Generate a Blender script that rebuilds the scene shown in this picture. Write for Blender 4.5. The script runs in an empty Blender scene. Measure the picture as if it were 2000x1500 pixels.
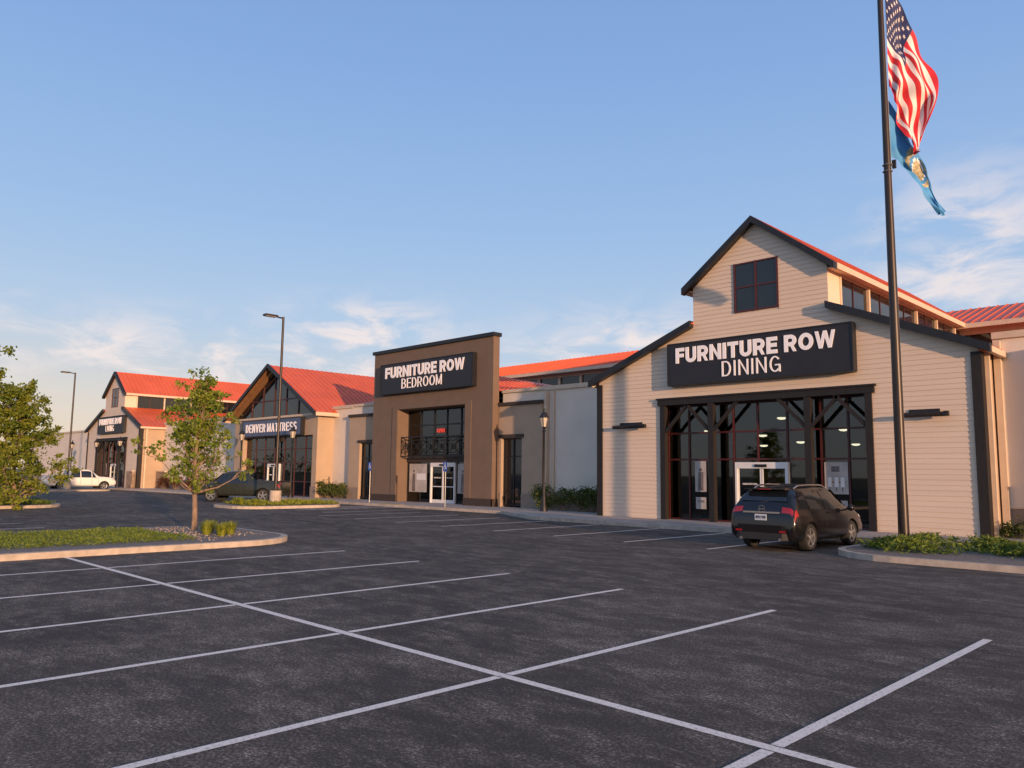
import bpy, bmesh, math, random
from mathutils import Vector, Matrix
random.seed(7)
SC=bpy.context.scene; C=SC.collection
ORG={}
# ---------------------------------------------------------------- materials
def newmat(name):
    m=bpy.data.materials.new(name); m.use_nodes=True
    nt=m.node_tree; b=nt.nodes["Principled BSDF"]
    return m,nt,b
def pm(name,col,rough=.6,metal=0,var=.12,scale=3.0,bump=0.0,bscale=60,spec=None,emit=None,stretch=(1,1,1)):
    m,nt,b=newmat(name); N=nt.nodes; L=nt.links
    b.inputs["Roughness"].default_value=rough; b.inputs["Metallic"].default_value=metal
    if spec is not None: b.inputs["Specular IOR Level"].default_value=spec
    tc=N.new("ShaderNodeTexCoord"); mp=N.new("ShaderNodeMapping"); mp.inputs["Scale"].default_value=stretch
    L.new(tc.outputs["Object"],mp.inputs["Vector"])
    nz=N.new("ShaderNodeTexNoise"); nz.inputs["Scale"].default_value=scale; nz.inputs["Detail"].default_value=6
    L.new(mp.outputs[0],nz.inputs["Vector"])
    cr=N.new("ShaderNodeValToRGB")
    lo=[max(0,c*(1-var)) for c in col]; hi=[min(1,c*(1+var)) for c in col]
    cr.color_ramp.elements[0].color=(*lo,1); cr.color_ramp.elements[1].color=(*hi,1)
    cr.color_ramp.elements[0].position=.3; cr.color_ramp.elements[1].position=.7
    L.new(nz.outputs["Fac"],cr.inputs[0]); L.new(cr.outputs[0],b.inputs["Base Color"])
    if bump>0:
        n2=N.new("ShaderNodeTexNoise"); n2.inputs["Scale"].default_value=bscale; n2.inputs["Detail"].default_value=4
        L.new(mp.outputs[0],n2.inputs["Vector"])
        bp=N.new("ShaderNodeBump"); bp.inputs["Strength"].default_value=bump; bp.inputs["Distance"].default_value=.02
        L.new(n2.outputs["Fac"],bp.inputs["Height"]); L.new(bp.outputs[0],b.inputs["Normal"])
    if emit:
        b.inputs["Emission Color"].default_value=(*emit[:3],1); b.inputs["Emission Strength"].default_value=emit[3]
    return m
def glassmat(name,tint,base=.06):
    m,nt,b=newmat(name); N=nt.nodes; L=nt.links; N.remove(b)
    out=[n for n in N if n.type=='OUTPUT_MATERIAL'][0]
    t=N.new("ShaderNodeBsdfTransparent"); t.inputs[0].default_value=(*tint,1)
    g=N.new("ShaderNodeBsdfGlossy"); g.inputs["Roughness"].default_value=.02; g.inputs["Color"].default_value=(.9,.93,.95,1)
    fr=N.new("ShaderNodeFresnel"); fr.inputs[0].default_value=1.5
    ad=N.new("ShaderNodeMath"); ad.operation='ADD'; ad.inputs[1].default_value=base; L.new(fr.outputs[0],ad.inputs[0])
    tc=N.new("ShaderNodeTexCoord"); nz=N.new("ShaderNodeTexNoise"); nz.inputs["Scale"].default_value=.8
    L.new(tc.outputs["Object"],nz.inputs["Vector"]); bp=N.new("ShaderNodeBump"); bp.inputs["Strength"].default_value=.05
    L.new(nz.outputs["Fac"],bp.inputs["Height"]); L.new(bp.outputs[0],g.inputs["Normal"])
    mx=N.new("ShaderNodeMixShader"); L.new(ad.outputs[0],mx.inputs[0]); L.new(t.outputs[0],mx.inputs[1]); L.new(g.outputs[0],mx.inputs[2])
    L.new(mx.outputs[0],out.inputs[0]); return m
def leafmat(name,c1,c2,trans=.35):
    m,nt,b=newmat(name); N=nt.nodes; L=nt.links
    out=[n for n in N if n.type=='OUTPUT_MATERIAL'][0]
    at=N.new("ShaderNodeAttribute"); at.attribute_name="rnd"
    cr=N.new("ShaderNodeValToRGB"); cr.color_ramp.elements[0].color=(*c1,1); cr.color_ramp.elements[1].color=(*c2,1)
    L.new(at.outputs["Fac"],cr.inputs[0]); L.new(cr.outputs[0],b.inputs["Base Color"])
    b.inputs["Roughness"].default_value=.55; b.inputs["Specular IOR Level"].default_value=.3
    t=N.new("ShaderNodeBsdfTranslucent"); L.new(cr.outputs[0],t.inputs[0])
    mx=N.new("ShaderNodeMixShader"); mx.inputs[0].default_value=trans
    L.new(b.outputs[0],mx.inputs[1]); L.new(t.outputs[0],mx.inputs[2]); L.new(mx.outputs[0],out.inputs[0]); return m

def asphalt():
    m,nt,b=newmat("asphalt_paving"); N=nt.nodes; L=nt.links
    tc=N.new("ShaderNodeTexCoord")
    def noise(scale,det,st=(1,1,1),rough=.6,dist=0):
        mp=N.new("ShaderNodeMapping"); mp.inputs["Scale"].default_value=st; L.new(tc.outputs["Object"],mp.inputs[0])
        n=N.new("ShaderNodeTexNoise"); n.inputs["Scale"].default_value=scale; n.inputs["Detail"].default_value=det
        n.inputs["Roughness"].default_value=rough; n.inputs["Distortion"].default_value=dist
        L.new(mp.outputs[0],n.inputs["Vector"]); return n.outputs["Fac"]
    def mr(s,a,b2,c=0,d=1):
        r=N.new("ShaderNodeMapRange"); r.interpolation_type='SMOOTHSTEP'
        for i,v in enumerate((a,b2,c,d)): r.inputs[1+i].default_value=v
        L.new(s,r.inputs[0]); return r.outputs[0]
    def ma(op,a,b2):
        n=N.new("ShaderNodeMath"); n.operation=op
        for i,v in enumerate((a,b2)):
            if hasattr(v,"links"): L.new(v,n.inputs[i])
            else: n.inputs[i].default_value=v
        return n.outputs[0]
    big=mr(noise(.35,5,(.7,1,1),.6,.3),.38,.66)
    streak=mr(noise(1.5,10,(.6,1.2,1),.82,.3),.42,.64)
    mid=mr(noise(5,10,(.85,1.1,1),.86,.4),.44,.62)
    speck=mr(noise(34,6,(1,1,1),.88),.47,.60)
    grain=noise(90,2,(1,1,1),.8)
    wear=ma('ADD',ma('ADD',ma('MULTIPLY',big,.16),.14),ma('MULTIPLY',streak,.26))
    wear=ma('ADD',wear,ma('MULTIPLY',ma('MULTIPLY',mid,ma('ADD',streak,.25)),.3))
    wear=ma('MULTIPLY',wear,ma('ADD',ma('MULTIPLY',speck,1.15),.30))
    wear=ma('ADD',wear,ma('MULTIPLY',ma('SUBTRACT',grain,.47),.5))
    cr=N.new("ShaderNodeValToRGB"); e=cr.color_ramp.elements
    e[0].color=(.050,.044,.038,1); e[1].color=(.54,.45,.355,1); e[1].position=1.0
    x=cr.color_ramp.elements.new(.25); x.color=(.115,.099,.083,1)
    L.new(wear,cr.inputs[0]); L.new(cr.outputs[0],b.inputs["Base Color"])
    b.inputs["Roughness"].default_value=.9; b.inputs["Specular IOR Level"].default_value=.12
    bp=N.new("ShaderNodeBump"); bp.inputs["Strength"].default_value=.6; bp.inputs["Distance"].default_value=.012
    L.new(noise(60,4,(1,1,1),.75),bp.inputs["Height"]); L.new(bp.outputs[0],b.inputs["Normal"])
    return m
def paintmat(name,col):
    m,nt,b=newmat(name); N=nt.nodes; L=nt.links
    tc=N.new("ShaderNodeTexCoord")
    n=N.new("ShaderNodeTexNoise"); n.inputs["Scale"].default_value=30; n.inputs["Detail"].default_value=9; n.inputs["Roughness"].default_value=.9
    L.new(tc.outputs["Object"],n.inputs["Vector"])
    cr=N.new("ShaderNodeValToRGB"); e=cr.color_ramp.elements
    e[0].color=(.13,.11,.095,1); e[0].position=.39; e[1].color=(*col,1); e[1].position=.47
    L.new(n.outputs["Fac"],cr.inputs[0]); L.new(cr.outputs[0],b.inputs["Base Color"]); b.inputs["Roughness"].default_value=.75
    return m
M={}
M['asphalt']=asphalt()
M['line']=paintmat("worn_white_paint",(.95,.82,.68))
M['yellow']=paintmat("worn_yellow_paint",(.6,.4,.05))
M['concrete']=pm("kerb_concrete",(.46,.39,.32),.85,var=.2,scale=4,bump=.3)
M['walk']=pm("pavement_concrete",(.42,.37,.32),.85,var=.15,scale=1.5,bump=.2)
M['field']=pm("dry_grass",(.13,.12,.05),.9,var=.4,scale=.05)
M['mulch']=pm("stone_mulch",(.2,.17,.14),.9,var=.5,scale=25,bump=.8,bscale=30)
M['siding']=pm("beige_siding",(.72,.575,.44),.6,var=.04,scale=1.2,bump=.08,bscale=15,stretch=(.2,1,4))
M['trim']=pm("beige_trim",(.62,.49,.36),.55,var=.06)
M['black']=pm("dark_metal_trim",(.012,.012,.014),.5,var=.2)
M['timber']=pm("dark_timber",(.014,.010,.008),.65,var=.4,scale=6,bump=.3,bscale=20,stretch=(3,3,.4))
M['red']=pm("red_metal_roof",(.64,.125,.045),.48,var=.1,scale=.6,metal=.0)
M['redframe']=pm("dark_red_frame",(.075,.014,.012),.45,var=.1)
M['stucco']=pm("taupe_stucco",(.175,.120,.084),.85,var=.07,scale=1.5,bump=.25,bscale=90)
M['plinth']=pm("brown_plinth",(.05,.034,.026),.8,var=.1,bump=.2)
M['tan']=pm("tan_stucco",(.44,.325,.225),.85,var=.06,scale=1.2,bump=.25,bscale=90)
M['white']=pm("pale_stucco",(.74,.64,.53),.85,var=.05,scale=.8,bump=.2,bscale=80)
M['wains']=pm("taupe_wainscot",(.28,.22,.17),.85,var=.1,bump=.2)
M['flat']=pm("roof_membrane",(.2,.2,.2),.9)
M['glass']=glassmat("storefront_glass",(.42,.45,.46),.02)
M['dglass']=pm("dark_window_glass",(.012,.014,.017),.04,var=.3,scale=.5,spec=.6)
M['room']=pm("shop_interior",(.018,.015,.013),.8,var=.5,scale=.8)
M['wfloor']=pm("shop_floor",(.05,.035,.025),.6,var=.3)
M['signpanel']=pm("charcoal_sign_panel",(.018,.018,.023),.55,var=.1)
M['letter']=pm("white_lettering_added_glow",(.88,.82,.80),.5,var=.02,emit=(1,.93,.92,.10))  # faint emission added to brighten the white; the letters are not lamps
M['navy']=pm("blue_grey_sign_panel",(.075,.10,.18),.45,var=.1)
M['whitep']=pm("white_frame",(.75,.73,.7),.45,var=.05)
M['poster']=pm("poster_paper",(.45,.40,.36),.5,var=.15,scale=2)
M['posterd']=pm("poster_ink",(.16,.13,.12),.5,var=.4,scale=9)
M['wood']=pm("cedar_wood",(.30,.15,.065),.6,var=.25,scale=5,stretch=(1,.3,4))
M['pole']=pm("bronze_pole",(.035,.026,.022),.38,var=.1,metal=.3)
M['bulb']=pm("lamp_glow",(1,.85,.6),.5,emit=(1,.82,.55,6))
M['neon']=pm("red_neon",(.5,.05,.03),.5,emit=(1,.08,.05,.3))
M['lantern']=pm("lantern_glass",(.55,.5,.42),.3,var=.1)
M['bark']=pm("tree_bark",(.26,.18,.13),.9,var=.35,scale=14,bump=.6,bscale=30,stretch=(1,1,.3))
M['leafA']=leafmat("young_tree_leaf",(.09,.16,.018),(.32,.36,.045),.4)
M['leafB']=leafmat("big_tree_leaf",(.08,.14,.016),(.31,.33,.042),.4)
M['leafC']=leafmat("juniper_leaf",(.04,.09,.012),(.19,.24,.035),.25)
M['leafD']=leafmat("shrub_leaf",(.04,.07,.014),(.16,.18,.035),.3)
M['leafR']=leafmat("reddish_leaf",(.05,.02,.015),(.16,.07,.03),.3)
M['grassb']=leafmat("grass_blade",(.16,.20,.02),(.40,.42,.06),.4)
M['stoneM']=pm("stone_veneer",(.27,.19,.13),.85,var=.5,scale=3.5,bump=.8,bscale=9)
M['carblack']=pm("black_car_paint",(.008,.008,.010),.12,var=.1,spec=.6)
M['cargreen']=pm("dark_green_car_paint",(.026,.030,.024),.2,var=.1,spec=.6)
M['carwhite']=pm("white_car_paint",(.78,.76,.70),.25,var=.03)
M['cladd']=pm("black_plastic",(.02,.02,.02),.6,var=.15)
M['cglass']=pm("tinted_car_glass",(.012,.015,.018),.05,var=.1,spec=.8)
M['tyre']=pm("tyre_rubber",(.018,.018,.018),.85,var=.2,bump=.2)
M['rim']=pm("alloy_rim",(.5,.5,.5),.3,metal=.8,var=.08)
M['chrome']=pm("chrome",(.6,.6,.6),.15,metal=.9,var=.05)
M['tail']=pm("tail_lamp_red",(.30,.008,.01),.12,var=.1,spec=.8)
M['head']=pm("headlamp_clear",(.5,.5,.48),.08,var=.1)
M['plate']=pm("number_plate",(.55,.6,.66),.4,var=.1)
M['blue']=pm("blue_sign_face",(.02,.09,.4),.4,var=.05)
M['galv']=pm("galvanised_steel",(.32,.32,.32),.45,metal=.5,var=.1)
M['fred']=pm("flag_red",(.60,.02,.03),.7,var=.05)
M['fwhite']=pm("flag_white",(.80,.76,.74),.7,var=.03)
M['fnavy']=pm("flag_navy",(.02,.03,.12),.7,var=.05)
M['sblue']=pm("state_flag_blue",(.07,.32,.66),.7,var=.06)
M['sgold']=pm("state_flag_gold",(.45,.40,.24),.7,var=.4,scale=12)
M['ink']=pm("black_ink",(.02,.02,.02),.6)
# ---------------------------------------------------------------- mesh helper
class MB:
    def __init__(s): s.v=[];s.f=[];s.m=[];s.mats=[];s.r=None
    def mi(s,mat):
        if isinstance(mat,str): mat=M[mat]
        if mat not in s.mats: s.mats.append(mat)
        return s.mats.index(mat)
    def face(s,pts,mat):
        n=len(s.v); s.v+= [tuple(p) for p in pts]; s.f.append(tuple(range(n,n+len(pts)))); s.m.append(s.mi(mat))
    def idx(s,verts,faces,mat):
        n=len(s.v); s.v+=[tuple(p) for p in verts]; k=s.mi(mat)
        for f in faces: s.f.append(tuple(i+n for i in f)); s.m.append(k)
    def box(s,x0,x1,y0,y1,z0,z1,mat):
        if x0>x1:x0,x1=x1,x0
        if y0>y1:y0,y1=y1,y0
        v=[(x0,y0,z0),(x1,y0,z0),(x1,y1,z0),(x0,y1,z0),(x0,y0,z1),(x1,y0,z1),(x1,y1,z1),(x0,y1,z1)]
        s.idx(v,[(0,3,2,1),(4,5,6,7),(0,1,5,4),(1,2,6,5),(2,3,7,6),(3,0,4,7)],mat)
    def beam(s,p0,p1,w,h,mat,up=(0,0,1)):
        p0=Vector(p0);p1=Vector(p1);d=(p1-p0).normalized();u=Vector(up)
        a=d.cross(u)
        if a.length<1e-4: a=d.cross(Vector((0,1,0)))
        a.normalize(); b=a.cross(d).normalized(); a*=w/2;b*=h/2
        v=[p0-a-b,p0+a-b,p0+a+b,p0-a+b,p1-a-b,p1+a-b,p1+a+b,p1-a+b]
        s.idx(v,[(0,1,2,3),(7,6,5,4),(4,5,1,0),(5,6,2,1),(6,7,3,2),(7,4,0,3)],mat)
    def cyl(s,p0,p1,r0,r1,n,mat,caps=True):
        p0=Vector(p0);p1=Vector(p1);d=(p1-p0).normalized()
        a=d.cross(Vector((0,0,1)))
        if a.length<1e-3: a=Vector((1,0,0))
        a.normalize(); b=d.cross(a)
        v=[];f=[]
        for P,r in((p0,r0),(p1,r1)):
            for i in range(n):
                t=2*math.pi*i/n; v.append(P+a*(r*math.cos(t))+b*(r*math.sin(t)))
        for i in range(n): j=(i+1)%n; f.append((i,j,n+j,n+i))
        if caps: f.append(tuple(range(n))[::-1]); f.append(tuple(range(n,2*n)))
        s.idx(v,f,mat)
    def prism(s,poly,y0,y1,mat):
        n=len(poly); v=[(x,y0,z) for x,z in poly]+[(x,y1,z) for x,z in poly]
        f=[tuple(range(n)),tuple(range(2*n-1,n-1,-1))]+[((i+1)%n,i,n+i,n+(i+1)%n) for i in range(n)]
        s.idx(v,f,mat)
    def slabxy(s,poly,z0,z1,mat):
        n=len(poly); v=[(x,y,z0) for x,y in poly]+[(x,y,z1) for x,y in poly]
        f=[tuple(range(n-1,-1,-1)),tuple(range(n,2*n))]+[(i,(i+1)%n,n+(i+1)%n,n+i) for i in range(n)]
        s.idx(v,f,mat)
    def lathe(s,prof,c,axis,n,mat):
        c=Vector(c); A=Vector(axis).normalized(); a=A.cross(Vector((0,0,1)))
        if a.length<1e-3:a=Vector((1,0,0))
        a.normalize(); b=A.cross(a); v=[];f=[]
        for r,h in prof:
            for i in range(n):
                t=2*math.pi*i/n; v.append(c+A*h+a*(r*math.cos(t))+b*(r*math.sin(t)))
        for k in range(len(prof)-1):
            for i in range(n): j=(i+1)%n; f.append((k*n+i,k*n+j,(k+1)*n+j,(k+1)*n+i))
        s.idx(v,f,mat)
    def roof(s,l0,l1,h1,h0,mat,th=.08,rib=.45):
        l0,l1,h1,h0=map(Vector,(l0,l1,h1,h0))
        nrm=(l1-l0).cross(h0-l0).normalized()
        if nrm.z<0:nrm=-nrm
        d=nrm*th
        v=[l0,l1,h1,h0,l0+d,l1+d,h1+d,h0+d]
        s.idx(v,[(3,2,1,0),(4,5,6,7),(0,1,5,4),(1,2,6,5),(2,3,7,6),(3,0,4,7)],mat)
        L=(l1-l0).length; k=int(L/rib)
        for i in range(k+1):
            t=(i+.5)/(k+1); a=l0.lerp(l1,t)+d; b=h0.lerp(h1,t)+d
            s.beam(a+nrm*.02,b+nrm*.02,.035,.05,mat,up=nrm)
    def obj(s,name,parent=None,loc=None,smooth=None):
        o=ORG.get(parent.name,Vector((0,0,0))) if parent is not None else Vector(loc or (0,0,0))
        me=bpy.data.meshes.new(name); me.from_pydata([tuple(Vector(p)-o) for p in s.v],[],s.f)
        for m in s.mats: me.materials.append(m)
        me.polygons.foreach_set("material_index",s.m)
        if s.r is not None:
            at=me.attributes.new("rnd",'FLOAT','FACE'); at.data.foreach_set("value",s.r)
        me.update()
        if smooth is not None:
            me.polygons.foreach_set("use_smooth",[True]*len(me.polygons))
            bm=bmesh.new(); bm.from_mesh(me); bmesh.ops.remove_doubles(bm,verts=bm.verts,dist=1e-4); bmesh.ops.recalc_face_normals(bm,faces=bm.faces); bm.to_mesh(me); bm.free()
            me.set_sharp_from_angle(angle=math.radians(smooth))
        ob=bpy.data.objects.new(name,me); C.objects.link(ob)
        if parent is not None: ob.parent=parent
        else: ob.location=o
        ORG[ob.name]=o
        return ob
def thing(name,loc,label,cat,group=None):
    e=bpy.data.objects.new(name,None); e.empty_display_size=.3; C.objects.link(e); e.location=loc
    ORG[e.name]=Vector(loc); e["label"]=label; e["category"]=cat
    if group: e["group"]=group
    return e
def tag(o,label,cat,group=None):
    o["label"]=label; o["category"]=cat
    if group:o["group"]=group
    return o
def dup(src,loc,rotz=None,label=None,scale=None):
    def rec(o,par):
        c=o.copy(); C.objects.link(c)
        if par is not None: c.parent=par
        for ch in list(o.children): rec(ch,c)
        return c
    n=rec(src,None); n.location=loc
    if rotz is not None:n.rotation_euler=(0,0,rotz)
    if label:n["label"]=label
    if scale:n.scale=scale
    return n
def text_mb(mb,s,x0,x1,z0,z1,y,mat,bold=0.0,ext=.03,spacing=1.0):
    cu=bpy.data.curves.new("t",'FONT'); cu.body=s; cu.offset=bold; cu.extrude=.05; cu.space_character=spacing; cu.resolution_u=4
    ob=bpy.data.objects.new("t",cu); C.objects.link(ob)
    dg=bpy.context.evaluated_depsgraph_get(); me=bpy.data.meshes.new_from_object(ob.evaluated_get(dg))
    vs=[v.co.copy() for v in me.vertices]; fs=[tuple(p.vertices) for p in me.polygons]
    bpy.data.objects.remove(ob)
    ax=min(v.x for v in vs);bx=max(v.x for v in vs);az=min(v.y for v in vs);bz=max(v.y for v in vs)
    out=[(x0+(v.x-ax)/(bx-ax)*(x1-x0), y-v.z/.05*ext, z0+(v.y-az)/(bz-az)*(z1-z0)) for v in vs]
    mb.idx(out,fs,mat); bpy.data.meshes.remove(me)
# grotesque block lettering built from strokes
def glyph(ch,w,s):
    a=s/2; V=[(a,0),(a,1)]; P=[]
    def arc(cx,cy,rx,ry,a0,a1,n=14): return [(cx+rx*math.cos(math.radians(a0+(a1-a0)*i/n)),cy+ry*math.sin(math.radians(a0+(a1-a0)*i/n))) for i in range(n+1)]
    hl=lambda y,x0=0,x1=w:[(x0,y),(x1,y)]
    if ch=='F': P=[V,hl(1-a),hl(.5,0,w*.92)]
    elif ch=='E': P=[V,hl(1-a),hl(.51,0,w*.94),hl(a)]
    elif ch=='L': P=[V,hl(a)]
    elif ch=='I': P=[V]
    elif ch=='T': P=[hl(1-a),[(w/2,0),(w/2,1)]]
    elif ch=='U': R_=min(.36,w/2); P=[[(a,1),(a,R_)]+arc(w/2,R_,w/2-a,R_-a,180,360)[1:-1]+[(w-a,R_),(w-a,1)]]
    elif ch=='D': R_=w*.55; P=[V,[(0,1-a)]+arc(w-R_,.5,R_-a,.5-a,90,-90)+[(0,a)]]
    elif ch=='O': P=[arc(w/2,.5,w/2-a,.5-a,90,450,28)]
    elif ch=='G': P=[arc(w/2,.5,w/2-a,.5-a,38,318,22),[(w/2,.44),(w,.44)],[(w-a,.48),(w-a,.0)]]
    elif ch=='R': yb=.44; ry=(1-a-yb)/2; R_=ry+a; P=[V,[(0,1-a)]+arc(w-R_-.02,yb+ry,R_-a,ry,90,-90)+[(0,yb)],[(w*.55,yb),(w-a*1.05,0)]]
    elif ch=='B': yb=.52; ry=(1-a-yb)/2; r2=(yb-a)/2; P=[V,[(0,1-a)]+arc(w-ry-a-.05,yb+ry,ry,ry,90,-90)+[(0,yb)],[(0,yb)]+arc(w-r2-a,a+r2,r2,r2,90,-90)+[(0,a)]]
    elif ch=='N': P=[V,[(w-a,0),(w-a,1)],[(a*.8,1),(w-a*.8,0)]]
    elif ch=='M': P=[V,[(w-a,0),(w-a,1)],[(a*.8,1),(w/2,.08)],[(w-a*.8,1),(w/2,.08)]]
    elif ch=='W': P=[[(a*.8,1),(w*.27,0)],[(w*.27,0),(w/2,1)],[(w/2,1),(w*.73,0)],[(w*.73,0),(w-a*.8,1)]]
    elif ch=='V': P=[[(a*.8,1),(w/2,0)],[(w/2,0),(w-a*.8,1)]]
    elif ch=='A': P=[[(a*.8,0),(w/2,1)],[(w/2,1),(w-a*.8,0)],[(w*.25,.26),(w*.75,.26)]]
    elif ch=='S': ry=(.5-a)/2; P=[arc(w/2,.5+ry,w/2-a,ry,15,270,14)+arc(w/2,.5-ry,w/2-a,ry,90,-165,14)[1:]]
    return P
WD={'I':0,'W':1.5,'M':1.22,'O':1.14,'G':1.1,'N':1.06,'E':.88,'F':.84,'L':.82,'T':.95,'V':1.05,'A':1.08}
def block_text(s,x0,x1,z0,z1,y,mat,stroke,width,gap,parent,thick=.03):
    lay=[];cur=0
    for ch in s:
        if ch==' ': cur+=width*.42; lay.append(None); continue
        w=stroke if ch=='I' else width*WD.get(ch,1.0); lay.append((ch,cur,w)); cur+=w+gap
    tot=cur-gap; H=z1-z0; k=0
    words=[];cw=[]
    for it in lay+[None]:
        if it is None:
            if cw: words.append(cw)
            cw=[]
        else: cw.append(it)
    for wd in words:
        g=MB()
        for ch,cx,w in wd:
            for pl in glyph(ch,w,stroke):
                k+=1; yy=y-thick-.0008*(k%5)
                n=len(pl); L_=[];R_=[]
                for i,(px_,py_) in enumerate(pl):
                    pa=pl[max(i-1,0)]; pb=pl[min(i+1,n-1)]
                    if n>10 and i in(0,n-1) and abs(pl[0][0]-pl[-1][0])<1e-6 and abs(pl[0][1]-pl[-1][1])<1e-6: pa=pl[-2]; pb=pl[1]
                    dx,dy=pb[0]-pa[0],pb[1]-pa[1]; l=math.hypot(dx,dy); nx,ny=-dy/l*stroke/2,dx/l*stroke/2
                    diag=(n==2 and abs(dx)>.02 and abs(dy)>.3)
                    for LL,sg in((L_,1),(R_,-1)):
                        X_=px_+nx*sg; Y_=min(1,max(0,py_+ny*sg))
                        if diag: X_=px_+sg*nx/abs(dy/l)*.84; Y_=py_
                        LL.append((x0+(cx+X_)/tot*(x1-x0),z0+Y_*H))
                for i in range(n-1):
                    q4=[R_[i],R_[i+1],L_[i+1],L_[i]]
                    F_=[(a_[0],yy,a_[1]) for a_ in q4]; B_=[(a_[0],y,a_[1]) for a_ in q4]
                    g.idx(F_+B_,[(0,1,2,3),(0,4,5,1),(2,6,7,3),(1,5,6,2),(3,7,4,0)],mat)
        g.obj("lettering",parent)
def structure(mb,name,loc=(0,0,0)):
    o=mb.obj(name,None,loc); o["kind"]="structure"; return o
# ---------------------------------------------------------------- camera
h=1.95; p=math.radians(6.53); r=math.radians(.65); q=math.sqrt(.5)
F=Vector((-q*math.cos(p),q*math.cos(p),math.sin(p))); R=Vector((q,q,0)); U=R.cross(F)
X=R*math.cos(r)+U*math.sin(r); Y=(-F).cross(X)
cam=bpy.data.cameras.new("camera"); co=bpy.data.objects.new("camera",cam); C.objects.link(co)
mt=Matrix((X,Y,-F)).transposed().to_4x4(); mt.translation=Vector((0,0,h)); co.matrix_world=mt
cam.lens=27.54; cam.sensor_width=36; cam.clip_end=6000; SC.camera=co
# ---------------------------------------------------------------- light and sky
SE=math.radians(5.6); SA=math.radians(18)
sd=Vector((math.cos(SE)*math.cos(SA),-math.cos(SE)*math.sin(SA),math.sin(SE)))
sl=bpy.data.lights.new("sun",'SUN'); sl.energy=5.0; sl.angle=math.radians(.6); sl.color=(1,.61,.36)
so=bpy.data.objects.new("sun",sl); C.objects.link(so); so.rotation_euler=(-sd).to_track_quat('-Z','Y').to_euler(); so.location=(30,-20,30)
W=bpy.data.worlds.new("World"); SC.world=W; W.use_nodes=True
nt=W.node_tree; N=nt.nodes; L=nt.links; bg=N["Background"]; BS=.13; bg.inputs[1].default_value=BS
sky=N.new("ShaderNodeTexSky"); sky.sky_type='NISHITA'; sky.sun_disc=False; sky.sun_elevation=SE; sky.sun_rotation=math.radians(90)+SA
sky.air_density=1.0; sky.dust_density=.6; sky.ozone_density=1.5
def mm(op,a,b=0.0,c=None):
    n=N.new("ShaderNodeMath"); n.operation=op
    for i,v in enumerate((a,b,c)):
        if v is None: continue
        if isinstance(v,(int,float)): n.inputs[i].default_value=v
        else: L.new(v,n.inputs[i])
    return n.outputs[0]
def mixc(f,a,b):
    n=N.new("ShaderNodeMix"); n.data_type='RGBA'
    for i,v in((0,f),(6,a),(7,b)):
        if isinstance(v,(int,float)): n.inputs[i].default_value=v
        elif isinstance(v,tuple): n.inputs[i].default_value=v
        else: L.new(v,n.inputs[i])
    return n.outputs[2]
tc=N.new("ShaderNodeTexCoord"); sp=N.new("ShaderNodeSeparateXYZ"); L.new(tc.outputs["Generated"],sp.inputs[0])
sx,sy,sz=sp.outputs
az=mm('ARCTAN2',mm('MULTIPLY',mm('ADD',sx,sy),q),mm('MULTIPLY',mm('SUBTRACT',sy,sx),q)); el=mm('ARCSINE',sz)
ramp=N.new("ShaderNodeValToRGB"); L.new(mm('DIVIDE',el,math.pi/2),ramp.inputs[0]); rr_=ramp.color_ramp
stops=[(0,(.70,.65,.63)),(5,(.63,.68,.75)),(10,(.48,.63,.84)),(18,(.35,.54,.85)),(28,(.26,.44,.80)),(40,(.20,.36,.71)),(70,(.17,.29,.55))]
rr_.elements[0].position=0; rr_.elements[0].color=(*stops[0][1],1); rr_.elements[1].position=70/90; rr_.elements[1].color=(*stops[-1][1],1)
for d_,c_ in stops[1:-1]:
    e=rr_.elements.new(d_/90); e.color=(*c_,1)
def gm(a0,e0,wa,we,k):
    a=mm('DIVIDE',mm('SUBTRACT',az,math.radians(a0)),math.radians(wa)); e=mm('DIVIDE',mm('SUBTRACT',el,math.radians(e0)),math.radians(we))
    d=mm('ADD',mm('MULTIPLY',a,a),mm('MULTIPLY',e,e)); return mm('MULTIPLY',mm('EXPONENT',mm('MULTIPLY',d,-1)),k)
base=mixc(gm(-40,0,24,6,.9),ramp.outputs[0],(.95,.73,.54,1))
base=mixc(gm(153,4,42,24,.9),base,(2.6,1.55,.85,1))
vs_=N.new("ShaderNodeVectorMath"); vs_.operation='SCALE'; vs_.inputs[3].default_value=1/BS; L.new(base,vs_.inputs[0])
base=mixc(.12,vs_.outputs[0],sky.outputs[0])
mask=gm(-24,7.6,12,2.2,.95)
for g in ((-10.5,10.2,5.0,2.0,1.0),(9.5,9.2,8,2.4,.9),(-4,6.6,16,2.0,.65),(31,16,5,3.4,.75),(28,11.5,8,2.6,.6),(60,10,20,4,.8),(-60,9,20,3,.7)):
    mask=mm('ADD',mask,gm(*g))
mp=N.new("ShaderNodeMapping"); mp.inputs["Scale"].default_value=(5,5,13); mp.inputs["Rotation"].default_value=(.12,.1,0); L.new(tc.outputs["Generated"],mp.inputs[0])
nz=N.new("ShaderNodeTexNoise"); nz.inputs["Scale"].default_value=2.1; nz.inputs["Detail"].default_value=10; nz.inputs["Roughness"].default_value=.62; nz.inputs["Distortion"].default_value=.5
L.new(mp.outputs[0],nz.inputs["Vector"])
rg=N.new("ShaderNodeMapRange"); rg.interpolation_type='SMOOTHSTEP'; rg.inputs[1].default_value=.39; rg.inputs[2].default_value=.67; L.new(nz.outputs["Fac"],rg.inputs[0])
cf=mm('MINIMUM',mm('MULTIPLY',mask,rg.outputs[0]),.85)
L.new(mixc(cf,base,(.93/BS,.82/BS,.79/BS,1)),bg.inputs[0])
SC.view_settings.view_transform='Standard'
try: SC.view_settings.look='None'
except: pass
SC.view_settings.exposure=0
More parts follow.
